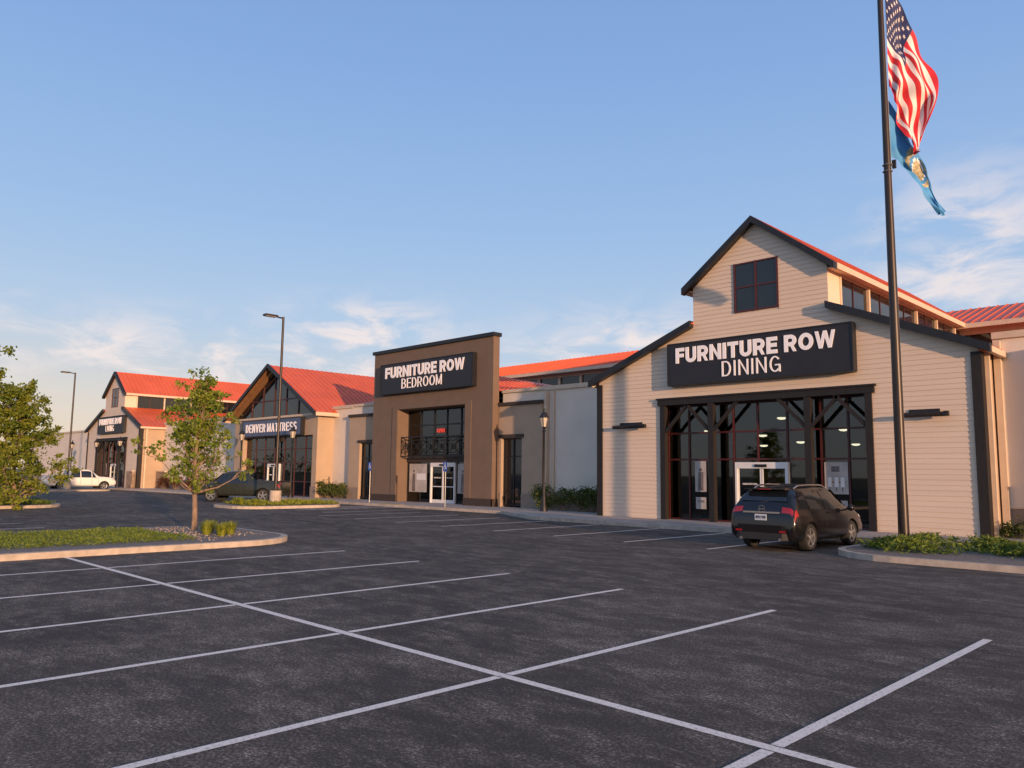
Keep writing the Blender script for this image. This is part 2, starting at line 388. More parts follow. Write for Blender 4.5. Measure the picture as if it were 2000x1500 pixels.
# ---------------------------------------------------------------- ground
g=MB(); g.box(-2500,2500,-2500,2500,-.5,-.004,'field'); structure(g,"ground")
g=MB(); g.face([(-135,-80,0),(60,-80,0),(60,30.5,0),(-135,30.5,0)],'asphalt'); structure(g,"parking_lot")
g=MB(); Z=.004
def ln(x0,x1,y0,y1,m='line'): g.face([(x0,y0,Z),(x1,y0,Z),(x1,y1,Z),(x0,y1,Z)],m)
ln(-19.4,20,5.475,5.585)
for i,x in enumerate((2.7,-.05,-2.83,-5.6,-8.37,-11.12,-13.95,-16.9)):
    for (a,b) in ((0,5.46),(5.60,11.1)):
        ln(x-.05,x+.05,a,b)
for x in (-11.35,-14.1,-16.85,-19.6,-22.4,-25.2,-28.0,-30.8): ln(x-.05,x+.05,18.8,24.55)
for x in (-33.2,-35.8,-38.4,-41.0): ln(x-.05,x+.05,20.5,26.9)
for k in range(9):
    y=20.8+k*.65; g.face([(-38.3,y,Z),(-38.3,y+.12,Z),(-35.85,y+.95,Z),(-35.85,y+.83,Z)],'line')
for x in (-29.5,-32.3,-35.1,-37.9,-40.7,-43.5): ln(x-.05,x+.05,2.2,7.7)
for x in (-60,-62.8,-65.6,-68.4,-71.2): ln(x-.05,x+.05,19,24.5)
ln(-50,-28,5.0,5.1)
structure(g,"parking_markings")
g=MB()
walk=[(-9.0,24.75),(60,24.75),(60,31),(-130,31),(-130,26.9),(-27.5,27.1),(-23.5,24.9)]
g.slabxy(walk,-.05,.13,'walk')
for x in [x*1.8 for x in range(-70,30)]:
    g.box(x,x+.012,24.9 if x>-23 else 27.2,28,.1301,.1315,'plinth')
structure(g,"pavement")
g=MB()
kp=[(60,24.74),(-9,24.74),(-23.5,24.89),(-27.5,27.09),(-130,26.89)]
for a,b in zip(kp[:-1],kp[1:]):
    g.beam((a[0],a[1]-.07,.07),(b[0],b[1]-.07,.07),.15,.15,'concrete')
g.box(-38.2,-36.2,27.15,27.6,.132,.14,'yellow')
structure(g,"kerb")
def rrect(x0,x1,y0,y1,r,n=7):
    pts=[]
    for cx,cy,a0 in ((x1-r,y0+r,-90),(x1-r,y1-r,0),(x0+r,y1-r,90),(x0+r,y0+r,180)):
        for i in range(n+1):
            t=math.radians(a0+90*i/n); pts.append((cx+r*math.cos(t),cy+r*math.sin(t)))
    return pts
def island(x0,x1,y0,y1,r,fill='mulch'):
    g=MB(); g.slabxy(rrect(x0,x1,y0,y1,r),-.02,.14,'concrete')
    g.slabxy(rrect(x0+.18,x1-.18,y0+.18,y1-.18,max(.1,r-.18)),.0,.145,fill); return structure(g,"kerb_island")
island(-26,-19.4,-14,11.75,2.0); island(-42.2,-37.6,18.6,25.0,1.6); island(-50,-44.0,-8,12.6,2.0); island(-8.65,22,19.3,24.6,1.8); island(-79.5,-75,19,25,1.5)
# ---------------------------------------------------------------- storefront helpers
def glazing(T,x0,x1,z0,z1,y,xs,zs,fm='redframe',fw=.07,gm_='glass'):
    g=MB(); g.box(x0,x1,y,y+.02,z0,z1,gm_); w=g.obj("window",T)
    f=MB()
    for x in [x0+fw/2]+list(xs)+[x1-fw/2]: f.box(x-fw/2,x+fw/2,y-.05,y-.002,z0,z1,fm)
    for z in [z0+fw/2]+list(zs)+[z1-fw/2]: f.box(x0+.001,x1-.001,y-.047,y-.003,z-fw/2,z+fw/2,fm)
    o=f.obj("frame",w); return w
def room(T,x0,x1,y0,y1,z1,lamps):
    g=MB()
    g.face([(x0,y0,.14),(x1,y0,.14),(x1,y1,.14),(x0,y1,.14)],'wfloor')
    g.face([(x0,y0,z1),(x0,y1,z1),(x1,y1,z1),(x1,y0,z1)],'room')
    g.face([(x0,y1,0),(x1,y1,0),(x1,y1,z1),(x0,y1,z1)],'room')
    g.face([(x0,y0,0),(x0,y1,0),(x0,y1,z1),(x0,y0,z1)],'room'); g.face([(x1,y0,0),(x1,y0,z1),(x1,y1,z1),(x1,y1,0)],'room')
    for k in range(14):
        x=random.uniform(x0+.5,x1-1.5); y=random.uniform(y0+1.2,y1-1); w=random.uniform(.5,1.6); hh=random.uniform(.5,1.3)
        g.box(x,x+w,y,y+.6,.15,.15+hh,random.choice(['wood','timber','posterd','room','wfloor']))
    g.obj("interior",T)
    for (x,y,z) in lamps:
        l=MB(); l.cyl((x,y,z+.12),(x,y,z1),.012,.012,5,'black'); l.lathe([(.04,.16),(.16,.06),(.2,0)],(x,y,z),(0,0,1),12,'black')
        o=l.obj("pendant_lamp",T,smooth=40)
        b=MB(); b.lathe([(.001,-.06),(.13,-.04),(.19,.0),(.14,.05),(.001,.07)],(x,y,z-.03),(0,0,1),10,'bulb'); b.obj("bulb",o)
def sliding_door(T,x0,x1,z1,y):
    g=MB(); f=.09
    g.box(x0,x0+f,y-.12,y+.08,.13,z1,'whitep'); g.box(x1-f,x1,y-.12,y+.08,.13,z1,'whitep')
    g.box(x0+f,x1-f,y-.12,y+.08,z1-.24,z1,'whitep')
    xm=(x0+x1)/2
    for a,b in ((x0+f,xm-.01),(xm+.01,x1-f)):
        g.box(a,a+.06,y-.07,y-.02,.14,z1-.24,'whitep'); g.box(b-.06,b,y-.07,y-.02,.14,z1-.24,'whitep')
        g.box(a+.06,b-.06,y-.07,y-.02,.14,.34,'whitep'); g.box(a+.06,b-.06,y-.07,y-.02,1.1,1.15,'whitep')
    d=g.obj("door",T)
    gl=MB(); gl.box(x0+f,x1-f,y-.045,y-.04,.34,z1-.24,'glass'); gl.obj("glass_pane",d)
    s=MB(); s.box(xm-.25,xm+.25,y-.16,y-.125,z1-.19,z1-.08,'black'); s.obj("door_sensor",d)
    for k,(a,b) in enumerate(((x0+f+.12,xm-.12),(xm+.12,x1-f-.12))):
        for j,wd in enumerate((("FURNITURE","ROW"),("STORE","HOURS"))[k]):
            c0=a+.08+(b-a-.16)*(0,.68 if k==0 else .52)[j]; c1=a+.08+(b-a-.16)*((.62 if k==0 else .48),1)[j]
            t=MB(); text_mb(t,wd,c0,c1,1.62,1.69,y-.05,'letter',ext=.002); t.obj("door_notice",d)
def shop_sign(x0,x1,z0,z1,y,row1,row2,panel='signpanel',lab=''):
    T=thing("shop_sign",((x0+x1)/2,y,z0),lab,"sign")
    g=MB(); g.box(x0,x1,y,y+.28,z0,z1,panel)
    e=.05
    g.box(x0-.03,x1+.03,y-.03,y+.3,z1,z1+e,'black'); g.box(x0-.03,x1+.03,y-.03,y+.3,z0-e,z0,'black')
    g.box(x0-e,x0,y-.03,y+.3,z0,z1,'black'); g.box(x1,x1+e,y-.03,y+.3,z0,z1,'black'); g.obj("sign_panel",T)
    for row in (row1,row2):
        if row:
            s,a,b,c,d,stroke,width,gap=row
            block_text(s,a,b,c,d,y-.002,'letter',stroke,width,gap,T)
    return T
# ---------------------------------------------------------------- barn shops
def barn(cx,yf,label):
    T=thing("barn_store",(cx,yf,0),label,"building"); yb=yf+16.4
    EW=4.36; ET=5.2; GX=.12; CH=5.2/30
    def hw(z):
        if z<=6.2: return 7.7
        if z<=8.2: return 7.7-(z-6.2)/2*4.87
        if z<=9.7: return 2.83
        return max(0,2.83*(11.9-z)/2.2)
    g=MB(); z=.0
    while z<11.85:
        z1=min(z+CH,11.9); zm=(z+z1)/2
        a0=hw(z+1e-3);a1=hw(z1-1e-3); s0=GX if z>8.1 else GX*max(0,(z-6.2)/2); s1=GX if z1>8.1 else GX*max(0,(z1-6.2)/2)
        segs=[(-a0+s0,-a1+s1,a0+s0,a1+s1)]
        if zm<ET: segs=[(-a0,-a1,-EW,-EW),(EW,EW,a0,a1)]
        elif 8.4<zm<10.4: segs=[(-a0+s0,-a1+s1,-.93+GX,-.93+GX),(.93+GX,.93+GX,a0+s0,a1+s1)]
        for b0,b1,c0,c1 in segs:
            g.face([(cx+b0,yf-.026,z),(cx+c0,yf-.026,z),(cx+c1,yf-.008,z1),(cx+b1,yf-.008,z1)],'siding')
            g.face([(cx+b0,yf-.006,z),(cx+c0,yf-.006,z),(cx+c0,yf-.026,z),(cx+b0,yf-.026,z)],'siding')
        z+=CH
    g.box(cx-7.69,cx-EW,yf,yf+.3,0,ET,'siding'); g.box(cx+EW,cx+7.69,yf,yf+.3,0,ET,'siding')
    g.prism([(cx-7.69,ET),(cx+7.69,ET),(cx+7.69,6.2),(cx+2.8+GX,8.2),(cx+2.8+GX,9.7),(cx+GX,11.88),(cx-2.8+GX,9.7),(cx-2.8+GX,8.2),(cx-7.69,6.2)],yf,yf+.3,'siding')
    g.obj("wall",T)
    gx=cx+GX
    for s in (-1,1):
        g=MB(); x=cx+s*7.55; g.box(x-.14,x+.14,yf+.3,yb,0,6.15,'tan')
        g.box(cx+s*7.72,cx+s*7.86,yf+.5,yf+.64,.1,6.0,'trim')
        x=gx+s*2.68
        g.box(x-.12,x+.12,yf+.3,yf+1.1,7.9,9.75,'siding')
        g.box(x-.12,x+.12,yf+1.1,yb,7.6,8.2,'trim'); g.box(x-.12,x+.12,yf+1.1,yb,9.5,9.75,'trim')
        g.box(x-.05,x+.05,yf+1.1,yb,8.2,9.5,'dglass')
        yy=yf+1.1
        while yy<yb:
            g.box(x-.16,x+.16,yy,yy+.14,8.19,9.51,'trim')
            g.box(x-.08,x+.08,yy+1.4,yy+1.44,8.202,9.498,'redframe')
            yy+=2.8
        g.obj("side_wall",T)
    g=MB(); g.box(cx-7.4,cx+7.4,yb-.2,yb,0,8,'white'); g.obj("rear_wall",T)
    g=MB()
    for s in (-1,1):
        g.roof((cx+s*8.0,yf-.2,6.08),(cx+s*8.0,yb,6.08),(gx+s*2.8,yb,8.2),(gx+s*2.8,yf-.2,8.2),'red')
        g.roof((gx+s*3.12,yf-.3,9.66),(gx+s*3.12,yb+1,9.66),(gx,yb+1,12.0),(gx,yf-.3,12.0),'red')
        g.box(cx+s*7.98,cx+s*8.12,yf-.15,yb,5.93,6.12,'trim')
        g.box(gx+s*3.10,gx+s*3.22,yf-.04,yb+1,9.5,9.72,'trim')
        g.box(gx+s*2.84,gx+s*3.10,yf-.04,yb+1,9.56,9.6,'trim')
    g.cyl((gx,yf-.3,12.09),(gx,yb+1,12.09),.05,.05,8,'red')
    ro=g.obj("roof",T)
    g=MB()
    for s in (-1,1):
        def rk(x0,z0,x1,z1,t):
            P=[(x0,z0),(x1,z1),(x1,z1+t),(x0,z0+t)]
            if s>0:P=P[::-1]
            g.prism(P,yf-.34,yf-.05,'black')
        rk(cx+s*8.1,5.93,gx+s*2.82,8.05,.27)
        rk(gx+s*3.2,9.45,gx,11.88,.27)
    g.obj("fascia",ro)
    for s in (-1,1):
        g=MB()
        a,b=sorted((cx+s*7.78,cx+s*7.48)); g.box(a,b,yf-.08,yf-.0351,.1,6.0,'timber')
        a,b=sorted((cx+s*7.701,cx+s*7.78)); g.box(a,b,yf-.0349,yf+.3,.1,6.0,'timber')
        g.obj("corner_board",T)
    g=MB(); g.box(gx-.92,gx+.92,yf-.02,yf-.003,8.42,10.38,'dglass'); w=g.obj("window",T)
    g=MB()
    for x in(-.9,0,.9): g.box(gx+x-.035,gx+x+.035,yf-.06,yf-.021,8.4,10.4,'redframe')
    for z in(8.44,9.4,10.36): g.box(gx-.93,gx+.93,yf-.058,yf-.022,z-.03,z+.03,'redframe')
    g.obj("frame",w)
    g=MB()
    for x in (-4.24,4.24,-1.95,2.05): g.box(cx+x-.12,cx+x+.12,yf-.10,yf+.14,.13,4.88,'timber')
    g.box(cx-4.46,cx+4.46,yf-.13,yf+.2,4.88,5.12,'timber'); g.box(cx-4.52,cx+4.52,yf-.17,yf-.02,5.12,5.19,'timber')
    for x,d in ((-4.1,1),(-2.05,-1),(-1.85,1),(1.95,-1),(2.15,1),(4.1,-1)):
        g.beam((cx+x,yf-.02,3.78),(cx+x+d*1.05,yf-.02,4.88),.11,.12,'timber',up=(0,1,0))
    g.obj("timber_porch",T)
    yg=yf+.5
    g=MB(); g.box(cx-EW-.02,cx-EW+.02,yf+.2,yg,0,5,'timber'); g.box(cx+EW-.02,cx+EW+.02,yf+.2,yg,0,5,'timber'); g.box(cx-EW,cx+EW,yf+.22,yg+.1,4.9,5.0,'timber')
    g.obj("reveal",T)
    xs=[cx+x for x in (-3.3,-2.25,-1.25,-.2,1.0,2.3,3.3)]
    glazing(T,cx-EW+.02,cx+EW-.02,.13,4.9,yg,xs,[2.62,3.72])
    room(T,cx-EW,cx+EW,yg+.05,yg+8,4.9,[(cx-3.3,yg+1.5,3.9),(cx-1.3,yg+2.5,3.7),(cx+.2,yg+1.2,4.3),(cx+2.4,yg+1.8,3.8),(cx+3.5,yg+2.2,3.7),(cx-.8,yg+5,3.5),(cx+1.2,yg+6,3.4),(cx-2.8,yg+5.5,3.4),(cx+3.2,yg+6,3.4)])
    sliding_door(T,cx-1.15,cx+1.05,2.5,yg-.03)
    for (a,b,z0,z1,kind) in ((-3.02,-2.5,1.3,2.55,0),(-3.0,-2.52,.6,1.08,1),(2.4,3.25,1.35,2.5,2),(2.45,3.2,.65,1.12,1)):
        g=MB(); g.box(cx+a,cx+b,yg-.058,yg-.054,z0,z1,'poster')
        if kind==0:
            xc=cx+(a+b)/2; g.lathe([(.001,0),(.07,.002)],(xc,yg-.060,2.2),(0,-1,0),10,'posterd'); g.prism([(xc-.14,1.35),(xc+.12,1.35),(xc+.13,2.1),(xc-.1,2.12)],yg-.063,yg-.06,'posterd')
        if kind==2:
            g.box(cx+a+.1,cx+b-.1,yg-.063,yg-.06,1.75,1.80,'wood'); 
            for xx in(.15,.4,.62): g.box(cx+a+xx,cx+a+xx+.04,yg-.063,yg-.06,1.45,1.75,'posterd'); g.box(cx+a+xx-.04,cx+a+xx+.1,yg-.066,yg-.063,1.6,1.95,'whitep')
            g.box(cx+a+.25,cx+a+.55,yg-.063,yg-.06,2.15,2.35,'posterd')
        if kind==1: text_mb(g,"STORE",cx+a+.08,cx+b-.08,z0+.26,z0+.36,yg-.06,'ink',ext=.002)
        g.obj("poster",T)
    return T
barn(-14.65,28,"beige clapboard barn-shaped shop with black gable trim and timber-framed entrance")
barn(-87.4,28.5,"pale barn-shaped shop with red clerestory roof beyond the mattress shop")
def bsign(cx,y,second,lab):
    x0=cx-3.75; x1=cx+3.85; z0=5.7;z1=7.38;H=z1-z0
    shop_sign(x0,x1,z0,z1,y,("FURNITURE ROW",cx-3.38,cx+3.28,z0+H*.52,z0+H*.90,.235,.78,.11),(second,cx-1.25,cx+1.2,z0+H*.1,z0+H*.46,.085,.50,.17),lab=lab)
bsign(-14.65,27.68,"DINING","long charcoal sign with white shop lettering on beige clapboard gable")
bsign(-87.4,28.18,"LIVING","long charcoal sign with white shop lettering on distant barn gable")
def wall_lamp(x0,x1,z,y):
    T=thing("wall_lamp",((x0+x1)/2,y,z),"dark linear wall light bar mounted on beige clapboard","wall light","wall light bars on the clapboard")
    g=MB(); g.cyl((x0,y-.28,z),(x1,y-.28,z),.08,.08,10,'timber'); g.obj("lamp_housing",T,smooth=40)
    g=MB()
    for x in (x0+.3,x1-.3): g.beam((x,y-.28,z+.03),(x,y-.03,z+.12),.04,.04,'black')
    g.box(x1-.02,x1+.12,y-.36,y-.2,z-.07,z+.09,'timber'); g.box(x0+.2,x1-.2,y-.06,y-.036,z+.05,z+.2,'black'); g.obj("bracket",T)
    return T
wall_lamp(-21.35,-19.75,4.03,28); wall_lamp(-9.3,-7.95,4.03,28)
# ---------------------------------------------------------------- tower shop
T=thing("tower_store",(-37.3,30,0),"taupe stucco flat-topped shop tower with lattice rail over entrance","building")
g=MB(); yf=30; yd=30.48
g.box(-42.9,-40.2,yf,yd,0,9.65,'stucco'); g.box(-33.8,-31.5,yf,yd,0,9.65,'stucco'); g.box(-40.2,-33.8,yf,yd,5.9,9.65,'stucco')
for x0,x1 in((-42.95,-40.18),(-33.82,-31.45)): g.box(x0,x1,yf-.05,yf-.003,.1,.55,'plinth')
g.box(-31.497,-31.45,yf-.05,30.45,.1,.55,'plinth')
g.box(-40.75,-33.25,yf-.04,yf-.002,5.92,6.12,'stucco'); g.box(-40.75,-40.22,yf-.04,yf-.002,.56,5.92,'stucco'); g.box(-33.78,-33.25,yf-.04,yf-.002,.56,5.92,'stucco')
g.obj("wall",T)
g=MB(); g.box(-43.02,-31.40,yf-.12,30.55,9.65,9.86,'black'); g.obj("coping",T)
yg=30.9
g=MB(); g.box(-40.24,-40.2,yd,yg,0,5.9,'stucco'); g.box(-33.8,-33.76,yd,yg,0,5.9,'stucco'); g.box(-40.2,-33.8,yd,yg,5.89,5.93,'stucco'); g.obj("reveal",T)
glazing(T,-40.19,-33.81,3.0,5.88,yg,[-38.9,-37.6,-36.4,-35.1],[4.9],fm='black',fw=.08)
glazing(T,-40.19,-33.81,.13,2.72,yg,[-38.9,-37.85,-35.4,-34.6],[],fm='black',fw=.08)
g=MB(); g.box(-40.19,-33.81,yg-.04,yg+.06,2.72,3.0,'plinth'); g.box(-40.19,-33.81,yg-.12,yg-.041,2.6,2.9,'plinth'); g.obj("spandrel",T)
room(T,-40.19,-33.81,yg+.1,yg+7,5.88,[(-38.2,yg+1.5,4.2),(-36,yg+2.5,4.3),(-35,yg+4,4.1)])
sliding_door(T,-37.75,-35.45,2.56,yg-.05)
for a,b in((-39.95,-38.2),(-35.3,-34.0)):
    g=MB(); g.box(a,b,yg-.066,yg-.06,.75,2.5,'poster'); g.prism([(a+.3,.8),(a+.62,.8),(a+.58,1.9),(a+.34,1.9)],yg-.07,yg-.067,'posterd'); g.lathe([(.001,0),(.09,.002)],(a+.46,yg-.068,2.05),(0,-1,0),10,'posterd'); g.box(a+.75,b-.1,yg-.07,yg-.067,1.5,1.9,'whitep'); g.obj("poster",T)
g=MB(); text_mb(g,"OPEN",-37.3,-36.6,4.4,4.65,yg-.07,'neon',bold=.02,ext=.02); g.obj("neon_sign",T)
g=MB(); ry=yf+.3; x0=-40.18;x1=-33.82
for z in(2.95,4.15): g.box(x0,x1,ry-.03,ry+.03,z-.03,z+.03,'black')
for z in(3.2,3.95): g.box(x0+.01,x1-.01,ry-.02,ry+.02,z-.015,z+.015,'black')
k=6; w=(x1-x0)/k
for i in range(k+1): g.box(x0+i*w-.02,x0+i*w+.02,ry-.028,ry+.028,2.951,4.149,'black')
for i in range(k):
    a=x0+i*w;b=a+w; g.beam((a,ry-.01,3.2),(b,ry-.01,3.95),.03,.03,'black',up=(0,1,0)); g.beam((a,ry+.012,3.95),(b,ry+.012,3.2),.03,.03,'black',up=(0,1,0))
    g.lathe([(.13,-.015),(.17,-.015),(.17,.015),(.13,.015)],((a+b)/2,ry,3.575),(0,1,0),14,'black')
g.obj("balcony_railing",T)
for sx0,sx1,wx0,wx1 in((-46.4,-42.9,-45.1,-43.5),(-31.5,-28.2,-31.3,-29.7)):
    g=MB(); y=30.5
    g.box(sx0,wx0,y,34,0,5.7,'tan'); g.box(wx1,sx1,y,34,0,5.7,'tan'); g.box(wx0,wx1,y,34,3.9,5.7,'tan')
    g.box(sx0-.04,wx0,y-.04,y-.002,.1,.9,'wains'); g.box(wx1,sx1+.04,y-.04,y-.002,.1,.9,'wains')
    g.box(sx0-.05,sx1+.05,y-.12,30.79,5.7,5.88,'plinth'); g.box(wx0-.15,wx1+.15,y-.08,y-.003,3.92,4.1,'plinth'); g.obj("side_bay",T)
    g=MB(); g.box(sx0,sx1,30.8,31.2,5.88,6.45,'white'); g.box(sx0,sx1,30.7,31.3,6.45,6.62,'trim'); g.obj("parapet",T)
    glazing(T,wx0,wx1,.2,3.9,y+.25,[(wx0+wx1)/2],[1.0,2.9],fm='black',gm_='dglass')
g=MB()
b=[(-46.4,30.9),(-28.4,30.9),(-28.4,39),(-46.4,39)]; rl=(-38.6,34.9,8.15);rr=(-36,34.9,8.15);zb=6.62
P=[(x,y,zb) for x,y in b]
g.face([P[0],P[1],rr,rl],'red'); g.face([P[1],P[2],rr],'red'); g.face([P[2],P[3],rl,rr],'red'); g.face([P[3],P[0],rl],'red')
for i in range(16):
    A=Vector((-28.4-i*.5,30.9,zb+.02)); zz=min(1,(i+.5)*.5/7.6); B=Vector((A.x,30.9+4*zz,zb+1.53*zz+.02)); g.beam(A,B,.035,.05,'red')
g.obj("roof",T)
shop_sign(-41.75,-32.9,6.95,8.8,29.7,("FURNITURE ROW",-41.25,-33.6,6.95+1.85*.52,6.95+1.85*.9,.235,.78,.11),("BEDROOM",-39.5,-35.6,6.95+1.85*.12,6.95+1.85*.46,.095,.54,.15),lab="charcoal sign with white shop lettering on the taupe stucco tower")
# ---------------------------------------------------------------- mattress shop (gable)
T=thing("gabled_store",(-55.4,29.5,0),"pale shop with steep red gable roof, cedar soffit and glass","building")
yf=29.5; cx=-55.4
g=MB(); g.box(-61.6,-60.1,yf,yf+2,0,6.1,'tan'); g.box(-49.5,-48.9,yf,yf+2,0,6.1,'tan'); g.box(-60.1,-49.5,yf,yf+.3,4.55,5.95,'tan')
g.box(-49.15,-48.9,yf+2,44,0,6.1,'white'); g.box(-61.6,-61.35,yf+2,44,0,6.1,'white')
g.box(-61.7,-48.8,yf-.05,yf-.003,5.95,6.1,'trim'); g.box(-49.55,-48.86,yf-.05,yf-.004,.1,.9,'wains'); g.obj("wall",T)
g=MB(); yo=yf-.6
for s in(-1,1): g.roof((cx+s*7.0,yo,6.05),(cx+s*7.0,44,6.05),(cx,44,9.95),(cx,yo,9.95),'red')
ro=g.obj("roof",T)
g=MB()
for s in(-1,1):
    Pp=[(cx+s*7.1,5.85),(cx,9.83),(cx,10.12),(cx+s*7.1,6.14)]
    if s>0:Pp=Pp[::-1]
    g.prism(Pp,yo-.1,yo+.05,'black')
    g.box(cx+s*6.98,cx+s*7.12,yo+.05,44,5.85,6.1,'trim')
    g.face([(cx+s*6.95,yo+.05,6.0),(cx+s*6.95,yf+.4,6.0),(cx,yf+.4,9.9),(cx,yo+.05,9.9)],'wood')
    g.beam((cx+s*6.6,yf-.05,5.98),(cx,yf-.05,9.66),.2,.24,'wood',up=(0,1,0))
g.obj("fascia",ro)
g=MB(); yw=yf+.12
g.prism([(cx-6.2,6.1),(cx+6.2,6.1),(cx,9.55)],yw,yw+.02,'dglass'); w=g.obj("window",T)
g=MB()
for x in(-3.6,-1.8,0,1.8,3.6): g.box(cx+x-.05,cx+x+.05,yw-.06,yw-.002,6.1,9.5-abs(x)*.556,'redframe')
g.box(cx-3.8,cx+3.8,yw-.058,yw-.003,7.3,7.4,'redframe'); g.obj("frame",w)
glazing(T,-60.09,-49.51,.13,4.54,yf+.4,[-60.1+1.51*i for i in range(1,7)],[1.2,2.6,3.6])
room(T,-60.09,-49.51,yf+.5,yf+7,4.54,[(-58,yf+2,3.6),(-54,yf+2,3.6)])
sliding_door(T,-56.4,-54.6,2.5,yf+.36)
shop_sign(-59.6,-50.6,4.62,5.82,29.15,("DENVER MATTRESS",-59.0,-51.2,4.9,5.55,.15,.58,.20),None,'navy',"blue-grey sign with white block lettering above mattress shop windows")
# ---------------------------------------------------------------- long hall behind and between the shops
T=thing("retail_hall",(-37,31,0),"long pale stucco retail hall with red clerestory roof","building")
for x0,x1,y in((-28.2,-22.3,30.8),(-49,-46.4,30.8),(-79.7,-61.6,30.8),(-128,-95.1,30.8),(-6.95,25,29.7)):
    g=MB(); zt=6.4 if x0<-7 else 6.6
    g.box(x0,x1,y,y+.4,1.05,zt,'white'); g.box(x0,x1,y-.03,y+.4,0,1.0,'wains'); g.box(x0,x1,y-.06,y+.4,1.0,1.05,'trim')
    g.box(x0,x1,y-.1,y+.5,zt,zt+.22,'trim'); g.obj("wall",T)
for bx in ((-28.15,-27.95,30.55,30.78,0,6.3,'trim'),(-27.7,-27.55,30.7,30.79,.5,6.35,'trim'),(-6.9,-6.7,29.5,29.68,.1,6.5,'trim'),(-5.6,-3.2,29.35,29.69,1.3,6.0,'tan')):
    g=MB(); g.box(*bx)
    if bx[0]==-5.6: g.box(-5.7,-3.1,29.2,29.69,6.0,6.2,'trim')
    g.obj("pilaster",T)
for x0,x1,y in((-5.3,-3.9,29.1),(-79.6,-77.5,30.2),(-72,-70.5,30.2),(-95.0,-93.6,28.0),(-81.2,-79.8,28.0)):
    g=MB(); g.box(x0,x1,y,y+.24,.1,1.75,'stoneM'); g.box(x0-.05,x1+.05,y-.05,y+.24,1.75,1.85,'trim'); g.obj("stone_base",T)
g=MB(); g.box(-79.7,25,31.3,44.3,6.2,6.3,'flat'); g.obj("flat_roof",T)
g=MB(); g.box(-128,-95.1,31.3,60,6.2,6.3,'flat'); g.obj("flat_roof",T)
g=MB(); g.roof((-76,43.5,9.62),(26,43.5,9.62),(26,49,11.4),(-76,49,11.4),'red'); g.roof((26,54.5,9.62),(-76,54.5,9.62),(-76,49,11.4),(26,49,11.4),'red')
g.box(-76,26,43.38,43.5,9.45,9.68,'trim'); g.obj("roof",T)
g=MB(); g.box(-75.5,25.5,44.3,44.5,6.3,8.3,'trim'); g.box(-75.5,25.5,44.3,44.5,9.25,9.65,'trim'); g.box(-75.5,25.5,44.38,44.45,8.3,9.25,'dglass')
x=-75
while x<25.5: g.box(x,x+.2,44.25,44.5,8.31,9.24,'trim'); x+=2.1
g.obj("clerestory",T)
g=MB(); g.box(-75.5,25.5,53.5,53.7,0,9.6,'white'); g.obj("rear_wall",T)
# ---------------------------------------------------------------- flagpole and flags
px,py=-8.0,23.7
T=thing("flagpole",(px,py,.14),"tall tapered bronze flagpole standing in juniper bed","flagpole")
g=MB(); g.lathe([(.26,.0),(.26,.04),(.15,.12),(.145,.5),(.135,4),(.115,9),(.09,14),(.06,20)],(px,py,.14),(0,0,1),20,'pole'); g.obj("pole",T,smooth=40)
g=MB(); g.lathe([(.001,-.13),(.09,-.09),(.13,0),(.09,.09),(.001,.13)],(px,py,20.25),(0,0,1),12,'sgold'); g.obj("finial",T,smooth=60)
g=MB()
for k in range(40):
    z0=1.5+k*.46
    g.cyl((px+.12*1-.003*z0,py+.10-.003*z0,z0),(px+.12-.003*(z0+.46),py+.10-.003*(z0+.46),z0+.46),.006,.006,5,'galv')
for z in(11.0,11.2): g.lathe([(.125,-.02),(.15,0),(.125,.02)],(px,py,z),(0,0,1),12,'galv')
g.box(px+.1,px+.2,py+.08,py+.16,11.1,11.35,'black'); g.obj("halyard",T)
def crv(pts,s):
    n=len(pts)-1; f=min(s*n,n-1e-6); i=int(f); t=f-i
    P=[pts[max(i-1,0)],pts[i],pts[i+1],pts[min(i+2,n)]]
    out=[]
    for k in range(2):
        a,b,c,d=[pp[k] for pp in P]; out.append(.5*((2*b)+(c-a)*t+(2*a-5*b+4*c-d)*t*t+(3*b-a-3*c+d)*t**3))
    return out
nrm=Vector((q,-q,0))
def flagP(top,bot,s,t,amp,ph,base):
    a=crv(top,s); b=crv(bot,s); x=a[0]+(b[0]-a[0])*t; z=a[1]+(b[1]-a[1])*t
    fold=amp*min(1,s*2.5)*(math.sin(9*s+5.5*t+ph)+.5*math.sin(17*s-7*t+ph*2)+.25*math.sin(31*s+19*t))
    x+=.11*min(1,s*2)*math.sin(11*t+4*s+ph)*.6
    z+=.05*min(1,s*2)*math.sin(13*s+8*t)
    return Vector((px,py,0))+R*(x+.13)+Vector((0,0,z))+nrm*(fold+base)
top=[(0,17.0),(.28,16.55),(.52,16.1),(.85,15.4),(1.15,14.6),(1.42,13.75),(1.25,12.9),(.9,11.8)]
bot=[(0,13.65),(.06,13.5),(.10,13.3),(.16,13.0),(.24,12.6),(.34,12.2),(.48,11.8),(.64,11.45)]
g=MB(); n1=50; n2=52
vs=[flagP(top,bot,i/n1,j/n2,.17,.6,.05) for i in range(n1+1) for j in range(n2+1)]
for key in('fred','fwhite','fnavy'):
    fs=[]
    for i in range(n1):
        for j in range(n2):
            st=j//4; k='fred' if st%2==0 else 'fwhite'
            if i<n1*.4 and st<7:k='fnavy'
            if k==key: fs.append((i*(n2+1)+j,(i+1)*(n2+1)+j,(i+1)*(n2+1)+j+1,i*(n2+1)+j+1))
    g.idx(vs,fs,key)
fl=g.obj("national_flag",None,(px,py,13.7),smooth=60); tag(fl,"American stars and stripes flag hanging in folds from the flagpole","flag")
g=MB()
